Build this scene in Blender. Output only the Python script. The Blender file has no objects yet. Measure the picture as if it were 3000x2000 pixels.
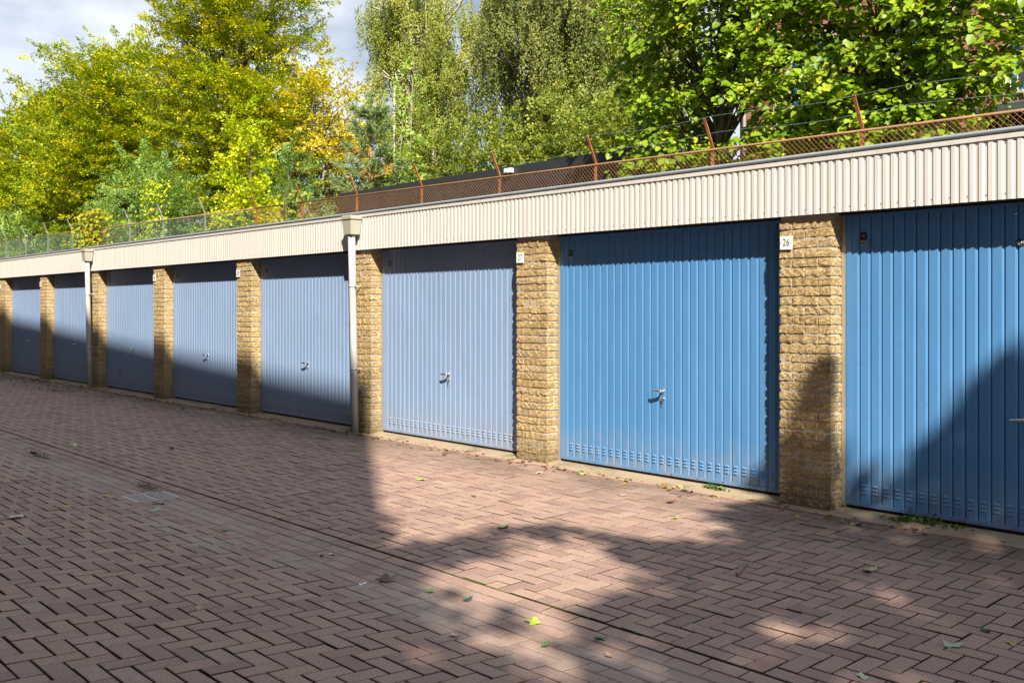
import bpy, math, random
import numpy as np
from mathutils import Vector, Matrix, Quaternion

random.seed(7)
RNG = np.random.default_rng(11)
R = math.radians
scene = bpy.context.scene
COL = scene.collection

# ------------------------------------------------------------------ camera
F_PX, CX, HY = 2890.0, 1500.0, 902.0
CAM = np.array([0.0, -6.61, 1.5])
FW = np.array([-0.7418, 0.6706, 0.0])
RT = np.array([0.6706, 0.7418, 0.0])
cam_d = bpy.data.cameras.new('camera')
cam = bpy.data.objects.new('camera', cam_d)
COL.objects.link(cam)
cam.location = CAM
cam.rotation_euler = (R(90), 0, math.atan2(FW[1], FW[0]) - R(90))
cam_d.sensor_width = 36.0
cam_d.lens = F_PX / 3000.0 * 36.0
cam_d.shift_y = -98.0 / 3000.0
cam_d.clip_start = 0.05
cam_d.clip_end = 1500
scene.camera = cam

# ------------------------------------------------------------------ light
AZ = np.array([0.840, -0.5425])            # horizontal direction towards the sun
EL = R(41.0)
TAN = math.tan(EL)
SUN = np.array([AZ[0] * math.cos(EL), AZ[1] * math.cos(EL), math.sin(EL)])

world = bpy.data.worlds.new('World')
scene.world = world
world.use_nodes = True
wn, wl = world.node_tree.nodes, world.node_tree.links
wn.clear()
w_out = wn.new('ShaderNodeOutputWorld')
w_bg = wn.new('ShaderNodeBackground')
w_sky = wn.new('ShaderNodeTexSky')
w_sky.sky_type = 'NISHITA'
w_sky.sun_disc = False
w_sky.sun_elevation = EL
w_sky.sun_rotation = math.atan2(AZ[0], AZ[1])
w_sky.air_density = 1.0
w_sky.dust_density = 1.2
w_sky.ozone_density = 2.0
w_tc = wn.new('ShaderNodeTexCoord')
w_map = wn.new('ShaderNodeMapping')
w_map.inputs['Scale'].default_value = (1.0, 1.0, 2.2)
w_map.inputs['Location'].default_value = (0.31, 0.17, 0.05)
w_n = wn.new('ShaderNodeTexNoise')
w_n.inputs['Scale'].default_value = 2.3
w_n.inputs['Detail'].default_value = 7
w_n.inputs['Roughness'].default_value = 0.55
w_r = wn.new('ShaderNodeValToRGB')
w_r.color_ramp.elements[0].position = 0.37
w_r.color_ramp.elements[1].position = 0.54
w_n2 = wn.new('ShaderNodeTexNoise')
w_n2.inputs['Scale'].default_value = 4.0
w_n2.inputs['Detail'].default_value = 6
w_cr = wn.new('ShaderNodeValToRGB')
w_cr.color_ramp.elements[0].position = 0.3
w_cr.color_ramp.elements[0].color = (0.66, 0.75, 0.92, 1)
w_cr.color_ramp.elements[1].position = 0.62
w_cr.color_ramp.elements[1].color = (0.92, 0.96, 1.0, 1)
w_sc = wn.new('ShaderNodeVectorMath')
w_sc.operation = 'SCALE'
w_sc.inputs['Scale'].default_value = 10.6
w_mix = wn.new('ShaderNodeMix')
w_mix.data_type = 'RGBA'
wl.new(w_tc.outputs['Generated'], w_map.inputs['Vector'])
wl.new(w_map.outputs['Vector'], w_n.inputs['Vector'])
wl.new(w_map.outputs['Vector'], w_n2.inputs['Vector'])
wl.new(w_n.outputs['Fac'], w_r.inputs['Fac'])
wl.new(w_n2.outputs['Fac'], w_cr.inputs['Fac'])
wl.new(w_cr.outputs['Color'], w_sc.inputs[0])
wl.new(w_r.outputs['Color'], w_mix.inputs['Factor'])
wl.new(w_sky.outputs['Color'], w_mix.inputs['A'])
wl.new(w_sc.outputs['Vector'], w_mix.inputs['B'])
wl.new(w_mix.outputs['Result'], w_bg.inputs['Color'])
w_bg.inputs['Strength'].default_value = 0.050
wl.new(w_bg.outputs['Background'], w_out.inputs['Surface'])

sun_d = bpy.data.lights.new('sun', 'SUN')
sun_d.energy = 5.0
sun_d.angle = R(0.53)
sun_d.color = (1.0, 0.905, 0.75)
sun = bpy.data.objects.new('sun', sun_d)
COL.objects.link(sun)
sun.rotation_euler = Vector(-SUN).to_track_quat('-Z', 'Y').to_euler()
sun.location = (20, -15, 30)

vs = scene.view_settings
vs.view_transform = 'Standard'
vs.look = 'None'
vs.gamma = 1.0
vs.use_curve_mapping = False
vs.exposure = 1.08

# ------------------------------------------------------------------ helpers
class MB:
    """Collects vertices and faces; build() links them as one mesh object."""
    def __init__(self):
        self.v, self.f, self.n, self.mi, self.smooth, self.hue = [], [], 0, [], [], []
    def add(self, verts, faces, mi=0, smooth=False, hue=0.5):
        verts = np.asarray(verts, dtype=float)
        self.v.append(verts)
        for f in faces:
            self.f.append(tuple(int(i) + self.n for i in f))
            self.mi.append(mi)
            self.smooth.append(smooth)
            self.hue.append(hue)
        self.n += len(verts)
    def box(self, x0, x1, y0, y1, z0, z1, mi=0, hue=0.5):
        v = [(x0, y0, z0), (x1, y0, z0), (x1, y1, z0), (x0, y1, z0), (x0, y0, z1), (x1, y0, z1), (x1, y1, z1), (x0, y1, z1)]
        f = [(0, 3, 2, 1), (4, 5, 6, 7), (0, 1, 5, 4), (1, 2, 6, 5), (2, 3, 7, 6), (3, 0, 4, 7)]
        self.add(v, f, mi, False, hue)
    def tube(self, pts, rads, sides=8, mi=0, cap=True, hue=0.5):
        pts = np.asarray(pts, dtype=float)
        n = len(pts)
        if np.isscalar(rads):
            rads = [rads] * n
        ring = []
        ref = None
        for i in range(n):
            t = pts[min(i + 1, n - 1)] - pts[max(i - 1, 0)]
            t = t / (np.linalg.norm(t) + 1e-9)
            if ref is None:
                a = np.array([0, 0, 1.0]) if abs(t[2]) < 0.8 else np.array([1.0, 0, 0])
                ref = np.cross(t, a)
            ref = ref - t * np.dot(ref, t)
            ref = ref / (np.linalg.norm(ref) + 1e-9)
            b = np.cross(t, ref)
            for k in range(sides):
                an = 2 * math.pi * k / sides
                ring.append(pts[i] + rads[i] * (math.cos(an) * ref + math.sin(an) * b))
        f = []
        for i in range(n - 1):
            for k in range(sides):
                a, c = i * sides + k, i * sides + (k + 1) % sides
                f.append((a, c, c + sides, a + sides))
        if cap:
            f.append(tuple(range(sides - 1, -1, -1)))
            f.append(tuple(range((n - 1) * sides, n * sides)))
        self.add(ring, f, mi, True, hue)
    def extrude_x(self, prof, x0, x1, mi=0, closed=True, smooth=False):
        """prof: list of (y, z)."""
        n = len(prof)
        v = [(x0, p[0], p[1]) for p in prof] + [(x1, p[0], p[1]) for p in prof]
        f = [(i, (i + 1) % n, n + (i + 1) % n, n + i) for i in range(n if closed else n - 1)]
        if closed:
            f += [tuple(range(n - 1, -1, -1)), tuple(range(n, 2 * n))]
        self.add(v, f, mi, smooth)
    def mesh(self, name, mats):
        me = bpy.data.meshes.new(name)
        v = np.concatenate(self.v) if self.v else np.zeros((0, 3))
        me.from_pydata(v.tolist(), [], self.f)
        for m in (mats if isinstance(mats, (list, tuple)) else [mats]):
            me.materials.append(m)
        if self.f:
            me.polygons.foreach_set('material_index', np.array(self.mi, dtype=np.int32))
            me.polygons.foreach_set('use_smooth', np.array(self.smooth, dtype=bool))
            at = me.attributes.new('hue', 'FLOAT', 'FACE')
            at.data.foreach_set('value', np.array(self.hue, dtype=np.float32))
        me.update()
        return me
    def build(self, name, mats, parent=None, loc=None):
        return link(name, self.mesh(name, mats), parent, loc)


def link(name, me, parent=None, loc=None, rot=None):
    o = bpy.data.objects.new(name, me)
    COL.objects.link(o)
    if parent is not None:
        o.parent = parent
    if loc is not None:
        o.location = loc
    if rot is not None:
        o.rotation_euler = rot
    return o


def tag(o, label=None, cat=None, group=None, kind=None):
    if label: o['label'] = label
    if cat: o['category'] = cat
    if group: o['group'] = group
    if kind: o['kind'] = kind
    return o


def thing(name, label, cat, loc=(0, 0, 0), rz=0, group=None):
    o = bpy.data.objects.new(name, None)
    o.empty_display_size = 0.2
    COL.objects.link(o)
    o.location = loc
    o.rotation_euler = (0, 0, rz)
    return tag(o, label, cat, group)


def on_ray(px, py, Y):
    """World point seen at photo pixel (px, py) on the plane y = Y."""
    d = FW + RT * (px - CX) / F_PX + np.array([0, 0, (HY - py) / F_PX])
    t = (Y - CAM[1]) / d[1]
    return CAM + d * t


ZG = np.array([(-40, 0.10), (-12, 0.10), (-8, 0.085), (-5.5, 0.015), (-3.42, -0.088), (-3.2, -0.094), (-2.95, -0.08), (-1.8, -0.055), (-0.8, -0.02), (-0.09, 0.0), (3, 0.0)])
def zg(y):
    return np.interp(y, ZG[:, 0], ZG[:, 1])


def ground_at(px, py):
    d = FW + RT * (px - CX) / F_PX + np.array([0, 0, (HY - py) / F_PX])
    z = -0.03
    for _ in range(6):
        t = (z - CAM[2]) / d[2]
        p = CAM + d * t
        z = float(zg(p[1]))
    return p

# ------------------------------------------------------------------ materials
class NM:
    """A small wrapper for building node materials."""
    def __init__(self, name):
        self.m = bpy.data.materials.new(name)
        self.m.use_nodes = True
        self.t = self.m.node_tree
        self.b = self.t.nodes['Principled BSDF']
        self.out = self.t.nodes['Material Output']
    def n(self, typ, **kw):
        nd = self.t.nodes.new(typ)
        for k, v in kw.items():
            if hasattr(nd, k) and k not in nd.inputs.keys():
                setattr(nd, k, v)
            else:
                nd.inputs[k].default_value = v
        return nd
    def l(self, a, b):
        self.t.links.new(a, b)
    def coord(self, kind='Object', scale=None):
        tc = self.n('ShaderNodeTexCoord')
        if scale is None:
            return tc.outputs[kind]
        mp = self.n('ShaderNodeMapping')
        mp.inputs['Scale'].default_value = scale
        self.l(tc.outputs[kind], mp.inputs['Vector'])
        return mp.outputs['Vector']
    def world(self, scale=None):
        g = self.n('ShaderNodeNewGeometry')
        if scale is None:
            return g.outputs['Position']
        mp = self.n('ShaderNodeMapping')
        mp.inputs['Scale'].default_value = scale
        self.l(g.outputs['Position'], mp.inputs['Vector'])
        return mp.outputs['Vector']
    def noise(self, vec, scale, detail=4, rough=0.55):
        nd = self.n('ShaderNodeTexNoise')
        nd.inputs['Scale'].default_value = scale
        nd.inputs['Detail'].default_value = detail
        nd.inputs['Roughness'].default_value = rough
        self.l(vec, nd.inputs['Vector'])
        return nd.outputs['Fac']
    def ramp(self, fac, stops):
        nd = self.n('ShaderNodeValToRGB')
        cr = nd.color_ramp
        while len(cr.elements) < len(stops):
            cr.elements.new(0.5)
        for e, (p, c) in zip(cr.elements, stops):
            e.position = p
            e.color = (c, c, c, 1) if np.isscalar(c) else (*c, 1)
        self.l(fac, nd.inputs['Fac'])
        return nd.outputs['Color']
    def mix(self, fac, a, b, blend='MIX'):
        nd = self.n('ShaderNodeMix')
        nd.data_type = 'RGBA'
        nd.blend_type = blend
        for k, v in (('Factor', fac), ('A', a), ('B', b)):
            s = nd.inputs[k]
            if hasattr(v, 'is_linked') or hasattr(v, 'links'):
                self.l(v, s)
            elif k == 'Factor':
                s.default_value = v
            else:
                s.default_value = (*v, 1)
        return nd.outputs['Result']
    def math(self, op, a, b=0.0):
        nd = self.n('ShaderNodeMath')
        nd.operation = op
        for i, v in enumerate((a, b)):
            if hasattr(v, 'links'):
                self.l(v, nd.inputs[i])
            else:
                nd.inputs[i].default_value = v
        return nd.outputs[0]
    def bump(self, h, strength=0.3, dist=0.01):
        nd = self.n('ShaderNodeBump')
        nd.inputs['Strength'].default_value = strength
        nd.inputs['Distance'].default_value = dist
        self.l(h, nd.inputs['Height'])
        self.l(nd.outputs['Normal'], self.b.inputs['Normal'])
    def base(self, v):
        if hasattr(v, 'links'):
            self.l(v, self.b.inputs['Base Color'])
        else:
            self.b.inputs['Base Color'].default_value = (*v, 1)
        return self
    def rough(self, v):
        if hasattr(v, 'links'):
            self.l(v, self.b.inputs['Roughness'])
        else:
            self.b.inputs['Roughness'].default_value = v
        return self
    def attr(self, name='hue'):
        a = self.n('ShaderNodeAttribute')
        a.attribute_name = name
        return a.outputs['Fac']


def simple(name, col, rough=0.6, metal=0.0, var=0.12, scale=8.0):
    k = NM(name)
    f = k.noise(k.world(), scale, 5)
    c = k.mix(f, tuple(x * (1 - var) for x in col), tuple(min(1, x * (1 + var)) for x in col))
    k.base(c).rough(rough)
    k.b.inputs['Metallic'].default_value = metal
    return k.m


def door_paint(name, col, dull, dirt):
    k = NM(name)
    ob = k.world()
    big = k.noise(ob, 1.1, 4)
    streak = k.noise(k.world((14, 14, 0.7)), 1.6, 5)
    c = k.mix(big, tuple(x * 0.90 for x in col), tuple(min(1, x * 1.08) for x in col))
    c = k.mix(k.math('MULTIPLY', k.ramp(streak, [(0.45, 0.0), (0.75, 1.0)]), 0.22), c, dull)
    sep = k.n('ShaderNodeSeparateXYZ')
    k.l(ob, sep.inputs[0])
    low = k.ramp(sep.outputs['Z'], [(0.0, 1.0), (0.45, 0.0)])       # splash dirt on the lowest part of the sheet
    dn = k.noise(ob, 7, 5)
    c = k.mix(k.math('MULTIPLY', k.math('MULTIPLY', low, k.ramp(dn, [(0.3, 0.0), (0.7, 1.0)])), dirt), c, (0.30, 0.28, 0.25))
    rustn = k.noise(k.world((1, 1, 0.6)), 26, 5)
    edge_ = k.ramp(sep.outputs['Z'], [(0.045, 1.0), (0.16, 0.0)])
    c = k.mix(k.math('MULTIPLY', edge_, k.ramp(rustn, [(0.62, 0.0), (0.68, 1.0)])), c, (0.20, 0.085, 0.035))
    scuff = k.noise(k.world((3, 3, 9)), 2.2, 6)
    c = k.mix(k.math('MULTIPLY', k.ramp(scuff, [(0.60, 0.0), (0.72, 1.0)]), 0.25), c, tuple(x * 0.62 for x in col))
    speck = k.noise(k.world((1, 1, 1)), 42, 3)
    c = k.mix(k.math('MULTIPLY', k.ramp(speck, [(0.70, 0.0), (0.76, 1.0)]), 0.35), c, (0.05, 0.08, 0.12))
    k.base(c)
    k.rough(k.ramp(k.noise(ob, 3, 4), [(0.2, 0.34), (0.8, 0.5)]))
    k.b.inputs['Specular IOR Level'].default_value = 0.22
    dent = k.noise(k.world((1.6, 1.6, 0.8)), 1.6, 2)
    k.bump(dent, 0.5, 0.025)
    return k.m

M = {}
M['door_bright'] = door_paint('bright blue door paint', (0.080, 0.232, 0.485), (0.13, 0.28, 0.50), 0.6)
M['door_faded'] = door_paint('faded slate blue door paint', (0.228, 0.328, 0.520), (0.30, 0.38, 0.52), 0.7)

k = NM('cream coated steel')
s = k.noise(k.world((22, 22, 0.8)), 1.3, 5)
k.base(k.mix(k.math('MULTIPLY', k.ramp(s, [(0.45, 0.0), (0.8, 1.0)]), 0.5), (0.60, 0.58, 0.565), (0.42, 0.395, 0.345))).rough(0.42)
M['cream'] = k.m
M['screw'] = simple('dark screw heads', (0.06, 0.055, 0.05), 0.5)
M['trim'] = simple('grey roof trim', (0.30, 0.34, 0.38), 0.4, 0.2, 0.2, 5)
M['dark'] = simple('dark timber and trim gap', (0.035, 0.028, 0.022), 0.8, 0, 0.3, 4)
M['jamb'] = simple('galvanised door jamb', (0.42, 0.40, 0.36), 0.45, 0.4, 0.2, 20)
M['black'] = simple('gap and seam black', (0.006, 0.006, 0.007), 0.7)
M['roof'] = simple('bitumen roof', (0.05, 0.05, 0.052), 0.9)
M['chrome'] = simple('polished handle metal', (0.75, 0.74, 0.72), 0.18, 1.0, 0.05)
M['brass'] = simple('brass key', (0.55, 0.42, 0.16), 0.35, 0.8)
M['badge'] = simple('black badge plastic', (0.015, 0.014, 0.014), 0.35)
M['badge_mark'] = simple('grey badge print', (0.30, 0.30, 0.30), 0.5)
M['vent'] = simple('tarnished vent metal', (0.34, 0.33, 0.29), 0.5, 0.3)
M['plate'] = simple('white enamel plate', (0.85, 0.85, 0.83), 0.25, 0, 0.03)
M['ink'] = simple('black enamel figures', (0.012, 0.012, 0.012), 0.4)

k = NM('concrete sill')
p = k.world()
a = k.noise(p, 6, 6)
b = k.noise(p, 60, 3)
c = k.mix(a, (0.22, 0.17, 0.11), (0.38, 0.30, 0.20))
c = k.mix(k.ramp(b, [(0.55, 0.0), (0.7, 1.0)]), c, (0.42, 0.35, 0.26))
c = k.mix(k.math('MULTIPLY', k.ramp(k.noise(p, 2.2, 4), [(0.52, 0.0), (0.66, 1.0)]), 0.6), c, (0.07, 0.065, 0.04))
k.base(c).rough(0.9)
k.bump(k.noise(p, 90, 4), 0.5, 0.004)
M['concrete'] = k.m

k = NM('weathered mortar')
p = k.world()
c = k.mix(k.noise(p, 14, 5), (0.34, 0.295, 0.225), (0.48, 0.425, 0.345))
sep = k.n('ShaderNodeSeparateXYZ')
k.l(p, sep.inputs[0])
c = k.mix(k.math('MULTIPLY', k.ramp(sep.outputs['Z'], [(0.02, 1.0), (0.3, 0.0)]), 0.6), c, (0.10, 0.085, 0.05))
k.base(c).rough(0.95)
k.bump(k.noise(p, 130, 5), 0.7, 0.006)
M['mortar'] = k.m

k = NM('yellow hand formed brick')
p = k.world()
oi = k.n('ShaderNodeObjectInfo')
tone = k.ramp(oi.outputs['Random'], [(0.0, (0.53, 0.375, 0.165)), (0.3, (0.64, 0.46, 0.215)), (0.7, (0.70, 0.515, 0.26)), (1.0, (0.60, 0.455, 0.25))])
def ridge(vec, scale, detail, w):
    n_ = k.noise(vec, scale, detail, 0.6)
    return k.ramp(k.math('ABSOLUTE', k.math('SUBTRACT', n_, 0.5)), [(0.0, 0.0), (w, 1.0)])
cr1 = ridge(k.world((1.0, 1.0, 2.2)), 17, 5, 0.045)
cr2 = ridge(k.world((1.2, 1.2, 2.8)), 41, 4, 0.05)
c = k.mix(k.math('MULTIPLY', k.math('SUBTRACT', 1.0, cr1), 0.6), tone, (0.20, 0.115, 0.045))
c = k.mix(k.math('MULTIPLY', k.math('SUBTRACT', 1.0, cr2), 0.18), c, (0.26, 0.16, 0.07))
c = k.mix(k.math('MULTIPLY', k.ramp(k.noise(p, 3.0, 5), [(0.52, 0.0), (0.78, 1.0)]), 0.22), c, (0.27, 0.23, 0.17))
sep = k.n('ShaderNodeSeparateXYZ')
k.l(p, sep.inputs[0])
wear = k.math('MULTIPLY', k.ramp(sep.outputs['Z'], [(0.03, 1.0), (0.30, 0.0)]), k.ramp(k.noise(p, 5, 4), [(0.25, 0.35), (0.7, 1.0)]))
c = k.mix(k.math('MULTIPLY', wear, 0.7), c, (0.11, 0.09, 0.055))
k.base(c).rough(0.92)
v1 = k.noise(k.world((1.0, 1.0, 2.4)), 26, 8, 0.7)
h_ = k.math('ADD', k.math('MULTIPLY', v1, 0.6), k.math('ADD', k.math('MULTIPLY', cr1, 0.35), k.math('MULTIPLY', cr2, 0.18)))
k.bump(h_, 1.0, 0.016)
M['brick'] = k.m

k = NM('red paving brick')
p = k.world()
hue = k.attr('hue')
tone = k.ramp(hue, [(0.0, (0.275, 0.172, 0.148)), (0.3, (0.365, 0.236, 0.190)), (0.6, (0.42, 0.280, 0.215)), (0.85, (0.33, 0.220, 0.192)), (1.0, (0.45, 0.318, 0.245))])
grain = k.noise(p, 170, 4, 0.7)
c = k.mix(k.ramp(grain, [(0.35, 1.0), (0.55, 0.0)]), tone, (0.175, 0.112, 0.10))
spk = k.n('ShaderNodeTexVoronoi')
spk.inputs['Scale'].default_value = 150
k.l(p, spk.inputs['Vector'])
spkd = k.ramp(spk.outputs['Distance'], [(0.10, 1.0), (0.20, 0.0)])
spkn = k.ramp(spk.outputs['Color'], [(0.55, 0.0), (0.62, 1.0)])
c = k.mix(k.math('MULTIPLY', k.math('MULTIPLY', spkd, spkn), 0.75), c, (0.62, 0.57, 0.52))
# pale sand film lying along the gutter, dark damp dirt plus painted-in tree shade along the wall
sep = k.n('ShaderNodeSeparateXYZ')
k.l(p, sep.inputs[0])
gut = k.ramp(k.math('MULTIPLY', k.math('ADD', sep.outputs['Y'], 4.6), 0.5), [(0.36, 0.0), (0.50, 1.0), (0.68, 1.0), (0.80, 0.0)])
dust = k.ramp(k.noise(k.world((0.5, 1.6, 1)), 2.6, 5), [(0.38, 0.0), (0.62, 1.0)])
c = k.mix(k.math('MULTIPLY', k.math('MULTIPLY', gut, dust), 0.62), c, (0.36, 0.30, 0.265))
wall = k.ramp(sep.outputs['Y'], [(0.0, 0.0), (1.0, 1.0)])
wy = k.math('ADD', sep.outputs['Y'], 1.15)
wallf = k.ramp(wy, [(0.15, 0.0), (0.95, 1.0)])
damp_shade = k.ramp(k.noise(k.world((0.7, 1.2, 1)), 1.7, 5), [(0.30, 0.0), (0.56, 1.0)])
c = k.mix(k.math('MULTIPLY', k.math('MULTIPLY', wallf, damp_shade), 0.78), c, (0.115, 0.085, 0.058))
blot = k.ramp(k.noise(p, 0.9, 4), [(0.45, 0.0), (0.8, 1.0)])
c = k.mix(k.math('MULTIPLY', blot, 0.22), c, (0.20, 0.15, 0.135))
k.base(c)
k.rough(k.ramp(grain, [(0.3, 0.9), (0.7, 0.68)]))
k.bump(k.math('ADD', grain, k.math('MULTIPLY', k.noise(p, 38, 4), 0.8)), 0.8, 0.004)
M['paver'] = k.m

k = NM('mossy jointing sand')
p = k.world()
c = k.mix(k.noise(p, 30, 4), (0.016, 0.011, 0.008), (0.06, 0.043, 0.028))
c = k.mix(k.ramp(k.noise(p, 3.2, 5, 0.65), [(0.47, 0.0), (0.60, 1.0)]), c, (0.085, 0.095, 0.018))
sep = k.n('ShaderNodeSeparateXYZ')
k.l(p, sep.inputs[0])
gut = k.ramp(k.math('ADD', sep.outputs['Y'], 4.0), [(0.25, 0.0), (0.5, 1.0), (0.92, 1.0), (1.0, 0.0)])
c = k.mix(k.math('MULTIPLY', gut, 0.75), c, (0.25, 0.20, 0.165))
k.base(c).rough(1.0)
k.bump(k.noise(p, 200, 4), 0.8, 0.004)
M['joint'] = k.m

k = NM('edge brick')
p = k.world()
c = k.mix(k.noise(p, 5, 4), (0.36, 0.22, 0.17), (0.47, 0.30, 0.24))
c = k.mix(k.math('MULTIPLY', k.ramp(k.noise(p, 1.8, 4), [(0.5, 0.0), (0.7, 1.0)]), 0.6), c, (0.14, 0.105, 0.07))
k.base(c).rough(0.85)
M['edge'] = k.m
M['ground'] = simple('bare earth', (0.085, 0.07, 0.05), 0.95, 0, 0.3, 1.5)
M['bank'] = simple('rough grass earth', (0.07, 0.085, 0.03), 0.95, 0, 0.4, 1.5)
M['iron'] = simple('worn cast iron', (0.44, 0.39, 0.375), 0.55, 0.0, 0.15, 25)
M['pit'] = simple('drain darkness', (0.01, 0.01, 0.01), 1.0)
M['pipe'] = simple('pale grey pvc', (0.455, 0.455, 0.46), 0.4, 0, 0.06, 6)
M['hopper'] = simple('grey green hopper plastic', (0.40, 0.385, 0.32), 0.45, 0, 0.10, 10)

k = NM('rusted steel')
p = k.world()
a = k.noise(p, 9, 6, 0.65)
c = k.ramp(a, [(0.25, (0.16, 0.055, 0.022)), (0.5, (0.36, 0.125, 0.04)), (0.72, (0.50, 0.22, 0.09)), (0.85, (0.42, 0.36, 0.32))])
k.base(c).rough(0.85)
M['rust'] = k.m
M['rail'] = simple('brown rusted rail', (0.30, 0.16, 0.08), 0.8, 0, 0.5, 5)
M['galv'] = simple('dull galvanised steel', (0.42, 0.43, 0.44), 0.55, 0.2, 0.15, 20)
M['wire_rust'] = simple('rusty wire', (0.38, 0.19, 0.085), 0.8, 0, 0.5, 6)
M['wire_green'] = simple('green coated wire', (0.17, 0.24, 0.20), 0.6, 0, 0.3, 5)
M['hut'] = simple('anthracite cladding', (0.028, 0.030, 0.034), 0.45, 0, 0.2, 3)
M['white'] = simple('white plastic', (0.75, 0.75, 0.75), 0.4)

k = NM('red brown house brick')
k.base(k.ramp(k.attr('hue'), [(0.0, (0.20, 0.085, 0.055)), (0.5, (0.30, 0.13, 0.08)), (1.0, (0.38, 0.19, 0.12))])).rough(0.9)
M['housebrick'] = k.m
M['housemortar'] = simple('pale house mortar', (0.42, 0.37, 0.31), 0.95)
M['blueframe'] = simple('blue window frame', (0.02, 0.16, 0.42), 0.35)
M['creamstone'] = simple('cream stone lintel', (0.55, 0.48, 0.38), 0.7)
k = NM('window glass')
k.base((0.05, 0.06, 0.07)).rough(0.05)
M['glass'] = k.m
M['canopy'] = simple('grey canopy felt', (0.06, 0.075, 0.08), 0.6)
M['slab'] = simple('brown brick wall', (0.17, 0.125, 0.105), 0.9)


def leaf_mat(name, stops, trans=0.26, rough=0.5):
    k = NM(name)
    c = k.ramp(k.attr('hue'), stops)
    k.base(c).rough(rough)
    k.b.inputs['Specular IOR Level'].default_value = 0.35
    tr = k.n('ShaderNodeBsdfTranslucent')
    tc = k.mix(0.35, c, (0.75, 0.85, 0.10), 'MULTIPLY')
    hs = k.n('ShaderNodeHueSaturation')
    hs.inputs['Saturation'].default_value = 1.1
    hs.inputs['Value'].default_value = 1.25
    k.l(c, hs.inputs['Color'])
    k.l(hs.outputs['Color'], tr.inputs['Color'])
    ms = k.n('ShaderNodeMixShader')
    ms.inputs[0].default_value = trans
    k.l(k.b.outputs[0], ms.inputs[1])
    k.l(tr.outputs[0], ms.inputs[2])
    k.l(ms.outputs[0], k.out.inputs['Surface'])
    return k.m

LM = {
 'hornbeam': leaf_mat('yellowing hornbeam leaf', [(0.0, (0.10, 0.19, 0.006)), (0.35, (0.23, 0.325, 0.007)), (0.7, (0.43, 0.46, 0.009)), (0.985, (0.62, 0.54, 0.014)), (1.0, (0.45, 0.20, 0.02))]),
 'gold': leaf_mat('golden leaf', [(0.0, (0.40, 0.40, 0.012)), (0.5, (0.64, 0.55, 0.04)), (1.0, (0.74, 0.60, 0.13))]),
 'robinia': leaf_mat('blue green leaflet', [(0.0, (0.12, 0.23, 0.065)), (0.5, (0.25, 0.40, 0.10)), (0.85, (0.34, 0.49, 0.09)), (1.0, (0.48, 0.55, 0.06))]),
 'yellow': leaf_mat('bright yellow leaf', [(0.0, (0.26, 0.38, 0.006)), (0.5, (0.47, 0.56, 0.008)), (0.9, (0.62, 0.58, 0.01)), (1.0, (0.60, 0.42, 0.01))]),
 'ivy': leaf_mat('vine leaf', [(0.0, (0.10, 0.16, 0.01)), (0.5, (0.34, 0.37, 0.015)), (0.88, (0.50, 0.44, 0.03)), (1.0, (0.45, 0.14, 0.03))]),
 'birch': leaf_mat('small birch leaf', [(0.0, (0.12, 0.165, 0.018)), (0.5, (0.225, 0.265, 0.032)), (0.9, (0.33, 0.345, 0.05)), (1.0, (0.46, 0.40, 0.06))]),
 'birch_dark': leaf_mat('darker birch leaf', [(0.0, (0.10, 0.14, 0.025)), (0.5, (0.185, 0.22, 0.045)), (1.0, (0.29, 0.30, 0.07))]),
 'pine': leaf_mat('pine needle', [(0.0, (0.13, 0.20, 0.08)), (0.6, (0.23, 0.32, 0.11)), (0.85, (0.29, 0.37, 0.12)), (0.9, (0.55, 0.34, 0.05)), (1.0, (0.60, 0.38, 0.07))], 0.15),
 'lime': leaf_mat('broad lime leaf', [(0.0, (0.11, 0.21, 0.010)), (0.4, (0.215, 0.335, 0.018)), (0.75, (0.32, 0.44, 0.03)), (0.95, (0.46, 0.51, 0.04)), (0.985, (0.56, 0.44, 0.02)), (1.0, (0.48, 0.22, 0.02))], 0.38, 0.42),
 'scrub': leaf_mat('mixed scrub leaf', [(0.0, (0.12, 0.18, 0.018)), (0.5, (0.235, 0.30, 0.04)), (1.0, (0.38, 0.40, 0.06))]),
 'street': leaf_mat('street tree leaf', [(0.0, (0.05, 0.10, 0.012)), (1.0, (0.10, 0.16, 0.02))]),
}
k = NM('grey bark')
p = k.world((3, 3, 0.8))
k.base(k.ramp(k.noise(p, 6, 6), [(0.3, (0.055, 0.042, 0.03)), (0.7, (0.17, 0.135, 0.10))])).rough(0.95)
M['bark'] = k.m
k = NM('white birch bark')
p = k.world((1, 1, 5))
k.base(k.ramp(k.noise(p, 3, 5), [(0.36, (0.08, 0.07, 0.055)), (0.46, (0.52, 0.47, 0.39)), (1.0, (0.62, 0.57, 0.48))])).rough(0.8)
M['birchbark'] = k.m
M['pinebark'] = simple('orange brown pine bark', (0.30, 0.19, 0.10), 0.9, 0, 0.3, 8)

# ------------------------------------------------------------------ setting: ground
def sheet(name, mat, xs, ys, zf, kind='structure', skip=None):
    xs, ys = np.asarray(xs), np.asarray(ys)
    v, f = [], []
    for y in ys:
        for x in xs:
            v.append((x, y, zf(x, y)))
    nx = len(xs)
    for j in range(len(ys) - 1):
        for i in range(nx - 1):
            if skip and skip((xs[i] + xs[i + 1]) / 2, (ys[j] + ys[j + 1]) / 2):
                continue
            a = j * nx + i
            f.append((a, a + 1, a + nx + 1, a + nx))
    b = MB()
    b.add(v, f)
    o = b.build(name, mat)
    return tag(o, kind=kind)

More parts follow.
